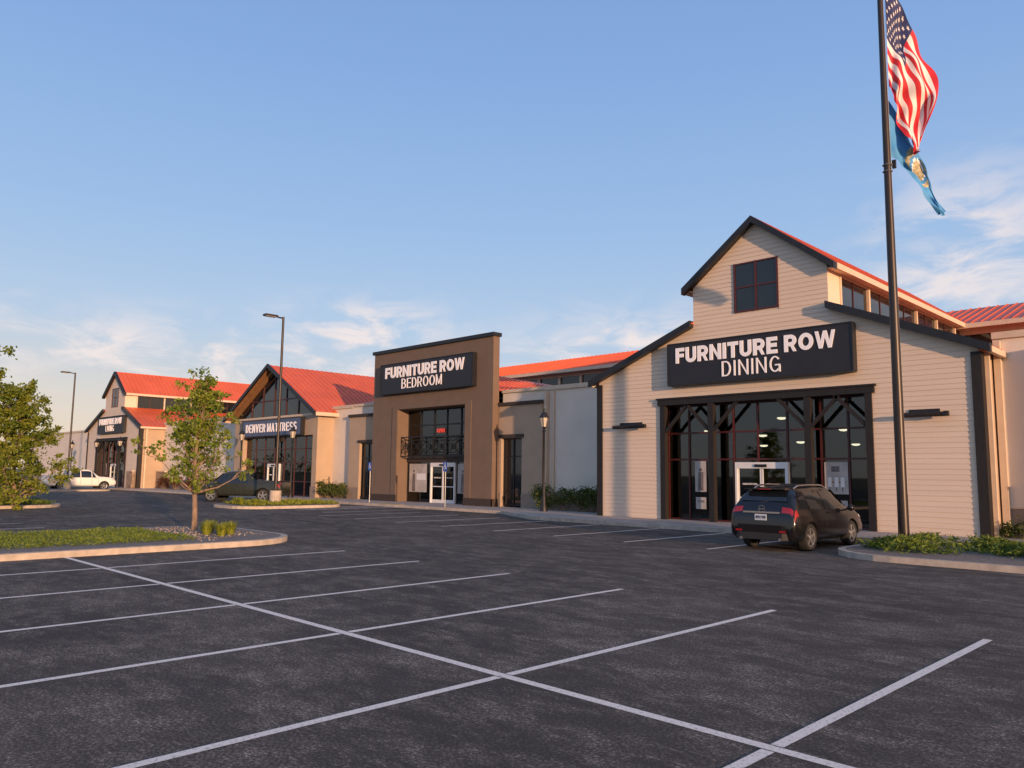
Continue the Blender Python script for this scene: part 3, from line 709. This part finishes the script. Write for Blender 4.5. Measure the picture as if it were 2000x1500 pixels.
for rr_ in range(9):
    cnt=6 if rr_%2==0 else 5
    for c in range(cnt):
        s0=.4*((c+.5)/6 if cnt==6 else (c+1)/6); t0=7/13*(rr_+1)/10
        for side in(1,-1):
            pts=[]
            for k in range(10):
                rad=.021 if k%2==0 else .009; a=math.pi*k/5
                pts.append(flagP(top,bot,max(0,s0+rad*.9*math.sin(a)),max(0,t0-rad*1.1*math.cos(a)),.17,.6,.05+side*.012))
            cen=flagP(top,bot,s0,t0,.17,.6,.05+side*.012)
            for k in range(10): g.face([cen,pts[k],pts[(k+1)%10]],'fwhite')
g.obj("flag_stars",fl)
top=[(0.03,13.45),(.45,12.7),(.8,12.0),(1.1,11.3),(1.32,10.6),(1.62,9.85)]
bot=[(0.03,11.55),(.22,11.5),(.45,11.25),(.8,10.75),(1.12,10.25),(1.5,9.72)]
g=MB(); n1=44;n2=30
vs=[flagP(top,bot,i/n1,j/n2,.07,2.0,-.22) for i in range(n1+1) for j in range(n2+1)]
for key in('sblue','sgold','letter'):
    fs=[]
    for i in range(n1):
        for j in range(n2):
            d=math.hypot((i/n1-.55)*1.6,j/n2-.45); k='sblue'
            if .22<d<.32 : k='sgold'
            elif .14<d<.16: k='letter'
            elif d<=.14:k='sgold'
            if k==key: fs.append((i*(n2+1)+j,(i+1)*(n2+1)+j,(i+1)*(n2+1)+j+1,i*(n2+1)+j+1))
    g.idx(vs,fs,key)
tag(g.obj("state_flag",None,(px,py,11.7),smooth=60),"sky blue state flag with gold seal drooping below the national flag","flag")
# ---------------------------------------------------------------- car park lamps
def lot_lamp():
    T=thing("parking_lot_lamp",(0,0,0),"tall bronze car park lamp post on round concrete base","street lamp","car park lamps")
    g=MB(); g.lathe([(.001,.75),(.30,.75),(.31,.72),(.31,0)],(0,0,0),(0,0,1),20,'concrete'); g.obj("concrete_base",T,smooth=40)
    g=MB(); g.cyl((0,0,.75),(0,0,10.4),.085,.065,10,'pole'); g.box(-.16,.16,-.16,.16,.75,.8,'pole'); g.obj("pole",T,smooth=40)
    g=MB(); g.beam((0,0,10.32),(0,-.5,10.36),.07,.07,'pole'); g.box(-.19,.19,-1.15,-.42,10.32,10.42,'pole'); g.box(-.15,.15,-1.1,-.5,10.3,10.319,'lantern'); g.obj("lamp_head",T)
    return T
l=lot_lamp(); l.location=(-39.7,21.5,.14); dup(l,(-77.3,21.7,.14))
def lantern():
    T=thing("street_lantern",(0,0,0),"black ornamental lantern post on the shop pavement","street lamp","ornamental lanterns along the shopfronts")
    g=MB(); g.lathe([(.2,0),(.2,.12),(.13,.3),(.11,.7),(.075,.8),(.06,1.2),(.05,3.9),(.09,3.95),(.05,4.05),(.12,4.15)],(0,0,0),(0,0,1),14,'black'); g.obj("post",T,smooth=40)
    g=MB(); g.lathe([(.12,4.15),(.22,4.6)],(0,0,0),(0,0,1),6,'lantern'); g.obj("lantern_glass",T)
    g=MB()
    g.lathe([(.27,4.6),(.24,4.66),(.12,4.85),(.05,4.9),(.06,4.97),(.02,5.08)],(0,0,0),(0,0,1),6,'black'); g.lathe([(.27,4.6),(.01,4.6)],(0,0,0),(0,0,1),6,'black')
    for i in range(6):
        a=math.pi*i/3
        g.cyl((.125*math.cos(a),.125*math.sin(a),4.15),(.23*math.cos(a),.23*math.sin(a),4.6),.014,.014,5,'black')
    g.obj("lantern_cap",T); return T
l=lantern(); l.location=(-26.4,28.7,.13)
for x,y in((-50.0,28.2),(-57.7,28.2),(-83,27.8),(-90,27.8),(-99.6,28.2)): dup(l,(x,y,.13))
def hsign():
    T=thing("parking_sign",(0,0,0),"blue accessible parking sign on thin steel post by the kerb","sign","accessible parking signs")
    g=MB(); g.cyl((0,0,0),(0,0,2.4),.03,.03,8,'galv'); g.obj("post",T)
    g=MB(); g.box(-.16,.16,-.045,-.035,1.9,2.42,'blue'); o=g.obj("sign_plate",T)
    g=MB(); y=-.05
    g.lathe([(.001,0),(.028,0)],(0,y,2.34),(0,-1,0),10,'letter'); g.beam((0,y,2.3),(0,y,2.15),.03,.004,'letter',up=(0,1,0)); g.beam((0,y,2.16),(.07,y,2.15),.025,.004,'letter',up=(0,1,0)); g.beam((.07,y,2.16),(.1,y,2.04),.025,.004,'letter',up=(0,1,0))
    g.lathe([(.065,0),(.085,0)],(-.01,y,2.1),(0,-1,0),14,'letter'); g.beam((0,y,2.24),(.06,y,2.24),.02,.004,'letter',up=(0,1,0)); g.obj("wheelchair_symbol",o); return T
l=hsign(); l.location=(-32.6,27.6,.13); dup(l,(-39.6,27.6,.13)); 
# ---------------------------------------------------------------- vehicles
def vehicle(name,st,paint,label,wr,axles,tracks,side_win,rear=None,front=None,rails=None,cat="car",tails=True,doors=()):
    T=thing(name,(0,0,0),label,cat)
    def sect(y):
        y=max(st[0][0],min(st[-1][0],y))
        for a,b in zip(st[:-1],st[1:]):
            if a[0]<=y<=b[0]:
                t=(y-a[0])/(b[0]-a[0]+1e-9); v=[a[i]+(b[i]-a[i])*t for i in range(7)]; break
        _,zb,ze,zr,wl,wb,wt=v; hh=zr-ze; wm=max(wl,wb)+.02
        return [(0,zb),(wl*.88,zb),(wl,zb+.1),(wm,zb+.5*(ze-zb)),(wb+.012,zb+.82*(ze-zb)),(wb-.01,ze),((wb+wt)/2+.015,ze+hh*.5),(wt,ze+hh*.88),(wt*.86,ze+hh*.985),(0,zr+.025)]
    def surf(y,k,off=.0,side=1):
        S_=sect(y); i=min(int(k),len(S_)-2); t=k-i
        a,b=S_[i],S_[i+1]; x=a[0]+(b[0]-a[0])*t; z=a[1]+(b[1]-a[1])*t
        dx,dz=b[0]-a[0],b[1]-a[1]; Ln=math.hypot(dx,dz)+1e-9
        return Vector((side*(x+dz/Ln*off),y,z-dx/Ln*off))
    ys=[]
    for a,b in zip(st[:-1],st[1:]):
        for k in range(3): ys.append(a[0]+(b[0]-a[0])*k/3)
    ys.append(st[-1][0])
    v=[];f=[];n=None
    for y in ys:
        S_=sect(y); ring=[(x,y,z) for x,z in S_]+[(-x,y,z) for x,z in S_[-2:0:-1]]; n=len(ring); v+=ring
    for i in range(len(ys)-1):
        for j in range(n): k=(j+1)%n; f.append((i*n+j,i*n+k,(i+1)*n+k,(i+1)*n+j))
    f.append(tuple(range(n))[::-1]); f.append(tuple(range((len(ys)-1)*n,len(ys)*n)))
    g=MB(); g.idx(v,f,paint); body=g.obj("body",T,smooth=32)
    c=MB()
    for y in axles:
        for s in(-1,1): c.cyl((s*(tracks-.28),y,wr),(s*(tracks+.6),y,wr),wr+.06,wr+.06,28,'cladd')
    cut=c.obj("cutter",None)
    bm=bmesh.new(); bm.from_mesh(cut.data); bmesh.ops.recalc_face_normals(bm,faces=bm.faces); bm.to_mesh(cut.data); bm.free()
    md=body.modifiers.new("b",'BOOLEAN'); md.object=cut; md.operation='DIFFERENCE'; md.solver='EXACT'
    try: md.material_mode='TRANSFER'
    except: pass
    dg=bpy.context.evaluated_depsgraph_get(); nm=bpy.data.meshes.new_from_object(body.evaluated_get(dg))
    if len(nm.polygons)>50:
        body.modifiers.clear(); body.data=nm
        nm.set_sharp_from_angle(angle=math.radians(32))
    bpy.data.objects.remove(cut)
    def patch(nm_,y0,y1,k0,k1,mat,off=.008,sides=(1,-1),ny=8,nk=5,par=T,y0t=None,y1t=None):
        for s in sides:
            g=MB(); vv=[];ff=[]
            for i in range(ny+1):
                for j in range(nk+1):
                    tt=j/nk; a=y0+((y0t if y0t is not None else y0)-y0)*tt; b=y1+((y1t if y1t is not None else y1)-y1)*tt
                    vv.append(surf(a+(b-a)*i/ny,k0+(k1-k0)*tt,off,s))
            for i in range(ny):
                for j in range(nk): ff.append((i*(nk+1)+j,(i+1)*(nk+1)+j,(i+1)*(nk+1)+j+1,i*(nk+1)+j+1))
            g.idx(vv,ff,mat); g.obj(nm_,par,smooth=50)
    for (y0,y1,y0t,y1t) in side_win: patch("window",y0,y1,5.08,6.85,'cglass',y0t=y0t,y1t=y1t)
    for d in doors: patch("door_gap",d-.008,d+.008,2.2,5,'ink',off=.004,ny=1,nk=8)
    for d in doors[:-1]: 
        for s in(1,-1):
            g=MB(); a=surf(d+.12,4.5,.02,s); b=surf(d+.32,4.5,.02,s); g.beam(a,b,.03,.03,paint); g.obj("door_handle",T)
    if rear:
        y0,y1,wb,wt=rear
        za=sect(y0)[-1][1]; zb=sect(y1)[-1][1]
        g=MB(); d=Vector((0,y1-y0,zb-za)); nn=Vector((0,-d.z,d.y)).normalized()*.014
        g.face([Vector((-wb,y0,za))+nn,Vector((wb,y0,za))+nn,Vector((wt,y1,zb))+nn,Vector((-wt,y1,zb))+nn],'cglass'); g.obj("rear_window",T)
    if front:
        y0,y1,wb,wt=front; za=sect(y0)[-1][1]; zb=sect(y1)[-1][1]
        g=MB(); d=Vector((0,y1-y0,zb-za)); nn=Vector((0,-d.z,d.y)).normalized()*-.014
        g.face([Vector((wb,y0,za))+nn,Vector((-wb,y0,za))+nn,Vector((-wt,y1,zb))+nn,Vector((wt,y1,zb))+nn],'cglass'); g.obj("windscreen",T)
    for y in axles:
        for s in(1,-1):
            x=s*tracks; c0=(x,y,wr); ax=(s,0,0)
            g=MB(); g.lathe([(.02,.02),(wr*.62,.02)],c0,ax,20,'cladd'); w=g.obj("wheel",T)
            g=MB(); g.lathe([(wr*.66,.10),(wr*.72,.12),(wr*.93,.115),(wr,.07),(wr,-.09),(wr*.92,-.12),(wr*.6,-.12)],c0,ax,32,'tyre'); g.obj("tyre",w,smooth=40)
            g=MB(); g.lathe([(wr*.60,.04),(wr*.62,.105),(wr*.68,.11),(wr*.69,.06)],c0,ax,32,'rim'); g.lathe([(.001,.10),(.05,.10),(.07,.06)],c0,ax,14,'rim')
            for k in range(5):
                a=2*math.pi*k/5+.3
                dv=Vector((0,math.cos(a),math.sin(a))); P0=Vector(c0)+Vector(ax)*.075; 
                g.beam(P0+dv*.03,P0+dv*wr*.64,.075,.04,'rim',up=ax)
            g.obj("rim",w,smooth=35)
    if tails:
        yb=st[0][0]
        patch("tail_light",yb+.05,yb+.28,4.2,5.5,'tail',off=.012,y0t=yb+.09,y1t=yb+.22)
        patch("tail_light",yb+.05,yb+.105,6.2,8.2,'tail',off=.012)
    ye=st[-1][0]
    patch("headlight",ye-.42,ye-.06,4.3,5.4,'head',off=.01)
    for yy,d in((st[0][0],-1),(ye,1)):
        g=MB(); w=st[0][4]*.96
        pl=[(-w,yy-d*.25),(-w*1.02,yy-d*.02),(-w*.85,yy+d*.06),(w*.85,yy+d*.06),(w*1.02,yy-d*.02),(w,yy-d*.25)]
        if d>0: pl=pl[::-1]
        zb=st[3][1]; g.slabxy(pl,zb+.02,zb+.2,'cladd'); g.slabxy([(a*.99,b-d*.012) for a,b in pl],zb+.2,zb+.40,paint); g.obj("bumper",T)
    mir=front[0]-.28 if front else 0.6
    for s in(1,-1):
        a=surf(mir,5.1,0,s); g=MB(); g.beam(a,a+Vector((s*.1,0,.03)),.05,.05,'cladd'); g.lathe([(.001,-.09),(.07,-.07),(.1,0),(.09,.05),(.001,.06)],a+Vector((s*.19,0,.07)),(0,1,0),10,paint); g.obj("mirror",T,smooth=60)
    if rails:
        y0,y1=rails
        for s in(1,-1):
            g=MB(); pts=[surf(y0+(y1-y0)*i/8,8,.05 if 0<i<8 else .0,s) for i in range(9)]
            for a,b in zip(pts[:-1],pts[1:]): g.cyl(a,b,.022,.022,8,'chrome')
            g.obj("roof_rail",T,smooth=60)
        for yy in(y0+.35,y1-.45):
            g=MB(); g.beam(surf(yy,8,.06,1),surf(yy,8,.06,-1),.05,.03,'cladd'); g.obj("crossbar",T)
    return T,surf,patch
suv=[(-2.34,.46,.62,.72,.74,.77,.66),(-2.32,.38,.74,.90,.84,.85,.76),(-2.27,.31,.88,1.06,.89,.895,.82),(-2.20,.28,1.0,1.22,.915,.905,.78),(-1.98,.26,1.07,1.50,.93,.905,.69),(-1.78,.26,1.08,1.61,.93,.90,.65),(-1.4,.255,1.07,1.665,.93,.90,.655),(-.8,.25,1.06,1.69,.93,.90,.66),(0,.25,1.04,1.69,.93,.90,.66),(.35,.25,1.03,1.66,.93,.90,.655),(.6,.25,1.02,1.60,.93,.90,.65),(1.25,.25,1.0,1.12,.93,.895,.74),(1.8,.27,.94,1.04,.92,.88,.74),(2.15,.30,.82,.92,.88,.84,.68),(2.34,.42,.66,.74,.72,.70,.5)]
T,sf,pt=vehicle("parked_car",suv,'carblack',"black SUV parked nose to the kerb beside the flagpole bed",.36,(-1.35,1.36),.80,
  [(-1.95,-1.42,-1.66,-1.42),(-1.36,-.45,-1.36,-.45),(-.38,.95,-.38,.42)],rear=(-2.16,-1.93,.66,.56),front=(1.2,.66,.74,.62),rails=(-1.6,.4),doors=(-1.35,-.42,.62))
g=MB(); g.box(-.17,.17,-2.352,-2.345,.80,.96,'plate'); text_mb(g,"8PN 940",-.14,.14,.84,.92,-2.355,'ink',ext=.002,bold=.01); g.obj("number_plate",T)
g=MB(); g.box(-.52,.52,-2.335,-2.30,.985,1.03,'chrome'); g.obj("chrome_strip",T)
g=MB(); text_mb(g,"KIA",-.06,.06,1.075,1.115,-2.29,'chrome',ext=.006,bold=.01)
g.lathe([(.085,0),(.095,0)],(0,-2.285,1.095),(0,-1,0),18,'chrome'); g.obj("emblem",T)
g=MB(); g.slabxy([(-.58,-2.10),(.58,-2.10),(.54,-1.76),(-.54,-1.76)],1.60,1.635,'carblack'); g.box(-.18,.18,-2.105,-2.09,1.605,1.625,'tail'); g.obj("spoiler",T)
g=MB(); g.beam((-.05,-2.20,1.25),(.3,-2.10,1.38),.02,.02,'ink'); g.obj("wiper",T)
for s in(-1,1):
    g=MB(); g.cyl((s*.55,-2.42,.32),(s*.55,-2.2,.32),.04,.04,10,'chrome'); g.obj("exhaust",T)
    g=MB(); g.box(s*.62-.09,s*.62+.09,-2.405,-2.398,.5,.55,'tail'); g.obj("reflector",T)
T.location=(-10.2,21.95,.0)
truck=[(-2.8,.5,.75,1.0,.85,.86,.84),(-2.76,.45,.9,1.22,.95,.95,.9),(-2.6,.4,1.1,1.3,.98,.97,.9),(-1.5,.38,1.12,1.32,.98,.97,.88),(-1.15,.38,1.13,1.38,.98,.97,.84),(-.55,.38,1.13,1.85,.98,.97,.72),(-.2,.38,1.13,1.88,.98,.97,.72),(.7,.38,1.12,1.86,.98,.97,.72),(1.0,.38,1.12,1.78,.98,.97,.71),(1.6,.38,1.12,1.24,.98,.95,.78),(2.3,.4,1.06,1.18,.98,.94,.78),(2.65,.42,.98,1.10,.95,.92,.74),(2.8,.5,.8,.95,.88,.86,.66)]
T,_,_=vehicle("pickup_truck",truck,'cargreen',"dark green crew-cab pickup truck on the asphalt near planted kerb island",.42,(-1.65,1.65),.84,
  [(-.75,-.3,-.45,-.3),(-.22,.5,-.22,.5),(.58,1.4,.58,.95)],rear=(-1.1,-.62,.7,.62),front=(1.55,1.04,.78,.66),rails=(-.4,.8),doors=(-.72,-.26,.54,1.5),cat="truck")
T.location=(-47.6,23.5,0); T.rotation_euler=(0,0,math.radians(132))
truck2=[(-2.9,.5,.75,1.0,.85,.86,.84),(-2.86,.45,.9,1.22,.95,.95,.9),(-2.7,.4,1.1,1.28,.98,.97,.9),(-1.35,.38,1.12,1.30,.98,.97,.88),(-1.22,.38,1.13,1.34,.98,.97,.84),(-1.05,.38,1.13,1.84,.98,.97,.72),(-.6,.38,1.13,1.90,.98,.97,.72),(.5,.38,1.12,1.88,.98,.97,.72),(.8,.38,1.12,1.8,.98,.97,.71),(1.45,.38,1.12,1.26,.98,.95,.78),(2.3,.4,1.06,1.2,.98,.94,.78),(2.75,.42,.98,1.12,.95,.92,.74),(2.9,.5,.8,.95,.88,.86,.66)]
T,_,_=vehicle("pickup_truck",truck2,'carwhite',"white crew-cab pickup truck parked nose toward the distant shop",.4,(-1.75,1.85),.84,
  [(-1.0,-.2,-.92,-.2),(-.12,.75,-.12,.75),(.82,1.25,.82,.9)],rear=(-1.2,-1.07,.7,.62),front=(1.4,.84,.78,.66),rails=None,doors=(-1.1,-.16,.78,1.35),cat="truck")
T.location=(-79.8,23.4,0)
# ---------------------------------------------------------------- vegetation
def leaves(g,cents,n,sig,size,mat,flat=.7,asp=.55):
    k=g.mi(mat); 
    if g.r is None:g.r=[]
    for c,sc in cents:
        br=random.uniform(-.28,.28)
        for _ in range(int(n*sc)):
            p=Vector((random.gauss(0,sig*sc),random.gauss(0,sig*sc),random.gauss(0,sig*sc*flat)))+c
            a=Vector((random.gauss(0,1),random.gauss(0,1),random.gauss(0,1))).normalized()
            b=a.cross(Vector((random.gauss(0,1),random.gauss(0,1),random.gauss(0,1)))).normalized()
            s=size*random.uniform(.6,1.3); m=len(g.v)
            g.v+=[tuple(p-a*s),tuple(p+b*s*asp),tuple(p+a*s),tuple(p-b*s*asp)]; g.f.append((m,m+1,m+2,m+3)); g.m.append(k)
            g.r.append(min(1,max(0,.5+br+random.gauss(0,.2))))
def tree(base,hgt,z0,prof,ncl,nl,sig,size,tr,mat,label,lean=(0,0),sub=False):
    T=thing("tree",base,label,"tree"); B=Vector(base); tk=MB()
    def axis(z): t=z/hgt; return B+Vector((lean[0]*t*t+.05*math.sin(z*2),lean[1]*t*t+.05*math.cos(z*1.7),z))
    zs=[i*hgt*.93/12 for i in range(13)]
    for a,b in zip(zs[:-1],zs[1:]):
        tk.cyl(axis(a),axis(b),tr*(1-a/hgt)**.8+.012,tr*(1-b/hgt)**.8+.01,9,'bark',caps=False)
    cents=[]
    for i in range(ncl):
        t=(i+.5)/ncl; z=z0+(hgt-z0)*t; rr=prof(t)
        a=i*2.399+random.uniform(-.6,.6); rad=rr*random.uniform(.3,1.15)
        c=axis(z)+Vector((rad*math.cos(a),rad*math.sin(a),random.uniform(-.1,.3)))
        s=axis(max(z0*.75,z-rad*.75-.15)); mid=s.lerp(c,.5)+Vector((0,0,-.08*rad))
        r0=max(.014,tr*.38*(1-t)+.01)
        tk.cyl(s,mid,r0,r0*.6,5,'bark',caps=False); tk.cyl(mid,c,r0*.6,.006,5,'bark',caps=False)
        # twigs with their own small leaf clumps give a ragged outline
        cents.append((c,random.uniform(.5,1.0)))
        for _ in range(3):
            tw=c+Vector((random.gauss(0,1),random.gauss(0,1),random.gauss(.2,.8)))*sig*1.5
            tk.cyl(mid.lerp(c,.6),tw,r0*.35,.004,4,'bark',caps=False); cents.append((tw,random.uniform(.3,.6)))
        if random.random()<.3: cents.append((mid,random.uniform(.3,.6)))
    tk.obj("trunk",T,smooth=60)
    cr=MB(); leaves(cr,cents,nl,sig,size,mat); cr.obj("crown",T)
    return T
tree((-23.8,10.2,.14),4.4,1.5,lambda t:(.18+1.3*min(1,t*3+.6)*(1-t)**.78),46,62,.17,.062,.075,'leafA',"slender young tree with airy yellow-green crown in kerb island",lean=(.1,.05))
tree((-43.2,7.4,.14),7.9,3.4,lambda t:(.4+2.1*min(1,t*3+.4)*(1-t)**.7),30,150,.30,.088,.13,'leafB',"larger leafy tree with loose uneven crown in planted kerb island")
tree((-43.4,9.9,.14),5.5,.5,lambda t:(.3+1.7*min(1,t*4+.5)*(1-t)**.65),46,150,.26,.085,.10,'leafB',"bushy broad-leaved tree branching low beside a taller tree")
def shrub(x,y,z,rx,ry,hh,n,mat,label,size=.06,cat="shrub",group=None):
    g=MB(); g.r=[]
    cents=[(Vector((x+random.gauss(0,.42)*rx,y+random.gauss(0,.4)*ry,z+hh*random.uniform(.25,.85))),random.uniform(.6,1.2)) for _ in range(n)]
    for c,_ in cents:
        m=len(g.f); g.cyl((x+(c.x-x)*.3,y+(c.y-y)*.3,z),c,.015,.006,4,'bark',caps=False); g.r+=[0]*(len(g.f)-m)
    leaves(g,cents,70,.16,size,mat); o=g.obj("shrub",None,(x,y,z)); tag(o,label,cat,group); return o
for x,y in((-27.6,29.9),(-26.3,30.0),(-25.0,30.0),(-24.2,29.9)): shrub(x,y,.13,1.0,.5,1.25,16,'leafD',"leafy green shrub against the pale stucco wall",group="shrubs along the wall")
for x in(-48.7,-47.6,-46.6): shrub(x,29.9,.13,.9,.5,1.2,16,'leafD',"leafy green shrub against the pale stucco wall",group="shrubs along the wall")
for x in(-76,-73.5,-70,-67.5,-65): shrub(x,29.7,.13,1.1,.6,1.3,14,'leafR',"reddish shrub against the pale hall wall",group="reddish shrubs along the wall",size=.08)
for x in (-6.2,-4.8): shrub(x,28.6,.13,.7,.5,.6,10,'leafD',"low green shrub at the wall foot",group="shrubs along the wall")
def cover(name,fn,n,mat,size,hgt):
    g=MB(); g.r=[]; k=g.mi(mat)
    for _ in range(n):
        x,y,den=fn()
        hh=hgt*den*(.5+.5*math.sin(x*3.1+1.3*math.sin(y*2.3))*math.cos(y*2.7+x))+.05
        z=.14+random.uniform(0,1)**.6*hh
        a=Vector((random.gauss(0,1),random.gauss(0,1),abs(random.gauss(.2,.6)))).normalized(); b=a.cross(Vector((random.gauss(0,1),random.gauss(0,1),random.gauss(0,1)))).normalized()
        s=size*random.uniform(.6,1.4); m=len(g.v); p=Vector((x,y,z))
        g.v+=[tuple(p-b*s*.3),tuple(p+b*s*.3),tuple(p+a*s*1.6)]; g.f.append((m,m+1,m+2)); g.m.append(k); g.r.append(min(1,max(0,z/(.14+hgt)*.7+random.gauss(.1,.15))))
    o=g.obj(name,None); o["kind"]="stuff"; o["label"]="low spreading green ground cover planted in kerb island"; o["category"]="ground cover"; return o
def f1(): return random.uniform(-24.8,-20.4),random.uniform(-2,8.9),1
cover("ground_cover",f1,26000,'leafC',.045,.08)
cx_=[(random.uniform(-8.0,4),random.uniform(20.0,24.2)) for _ in range(40)]
def f2():
    while 1:
        c=random.choice(cx_); x=random.gauss(c[0],.55); y=random.gauss(c[1],.45)
        if -8.2<x<6 and 19.7<y<24.4 and math.hypot(x+8.0,y-20)>.7: return x,y,1
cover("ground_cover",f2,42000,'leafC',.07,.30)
def f3(): return random.uniform(-41.6,-38.2),random.uniform(19.4,24.6),.7
cover("ground_cover",f3,5000,'grassb',.09,.25)
def f4(): return random.uniform(-48,-44.5),random.uniform(2,12.0),.8
cover("ground_cover",f4,9000,'leafC',.1,.2)
def tuft(x,y):
    g=MB(); g.r=[]; k=g.mi('grassb')
    for _ in range(260):
        a=random.uniform(0,6.28); l=random.uniform(.2,.42); o=random.uniform(.02,.25); w=.008
        p0=Vector((x+.08*math.cos(a),y+.08*math.sin(a),.14)); p1=p0+Vector((o*.4*math.cos(a),o*.4*math.sin(a),l*.7)); p2=p0+Vector((o*math.cos(a),o*math.sin(a),l))
        s=Vector((-math.sin(a),math.cos(a),0))*w; m=len(g.v)
        g.v+=[tuple(p0-s),tuple(p0+s),tuple(p1+s),tuple(p1-s),tuple(p2)]; g.f+=[(m,m+1,m+2,m+3),(m+3,m+2,m+4)]; g.m+=[k,k]; rv=random.random(); g.r+=[rv,rv]
    tag(g.obj("ornamental_grass",None,(x,y,.14)),"tuft of yellow-green ornamental grass in stone mulch","plant","grass tufts in the kerb island")
for x,y in((-22.6,10.2),(-21.6,10.35),(-21.2,9.9),(-21.9,9.8),(-40.6,19.7),(-39.6,19.5),(-38.6,19.8),(-41.2,20.2)): tuft(x,y)
g=MB()
for _ in range(700):
    x=random.uniform(-25.5,-20.0); y=random.uniform(8.8,11.2)
    if x>-21.0 and y>10.2+ (x+21.0)*-1.0: continue
    s=random.uniform(.012,.032); t=random.uniform(0,3); c=Vector((x,y,.14+s*.4))
    vv=[c+Vector((s*math.cos(t+k*1.257)*random.uniform(.8,1.2),s*math.sin(t+k*1.257)*random.uniform(.8,1.2),-s*.4)) for k in range(5)]
    m=[c+(v_-c)*.55+Vector((0,0,s*.7)) for v_ in vv]
    g.idx(vv+m,[tuple(range(5,10))]+[(k,(k+1)%5,5+(k+1)%5,5+k) for k in range(5)],random.choice(['mulch','walk','stoneM','wains']))
o=g.obj("river_stones",None); o["kind"]="stuff"; o["label"]="pale stone mulch around the young tree"; o["category"]="stones"
g=MB(); g.r=[]; 
cents=[(Vector((-330+random.uniform(-25,25),-160+i*4.5+random.uniform(-2,2),random.uniform(2,7))),random.uniform(.8,1.4)) for i in range(130)]
leaves(g,cents,60,2.6,.9,'leafD'); o=g.obj("distant_trees",None); o["kind"]="stuff"; o["label"]="far belt of trees beyond the car park"; o["category"]="trees"
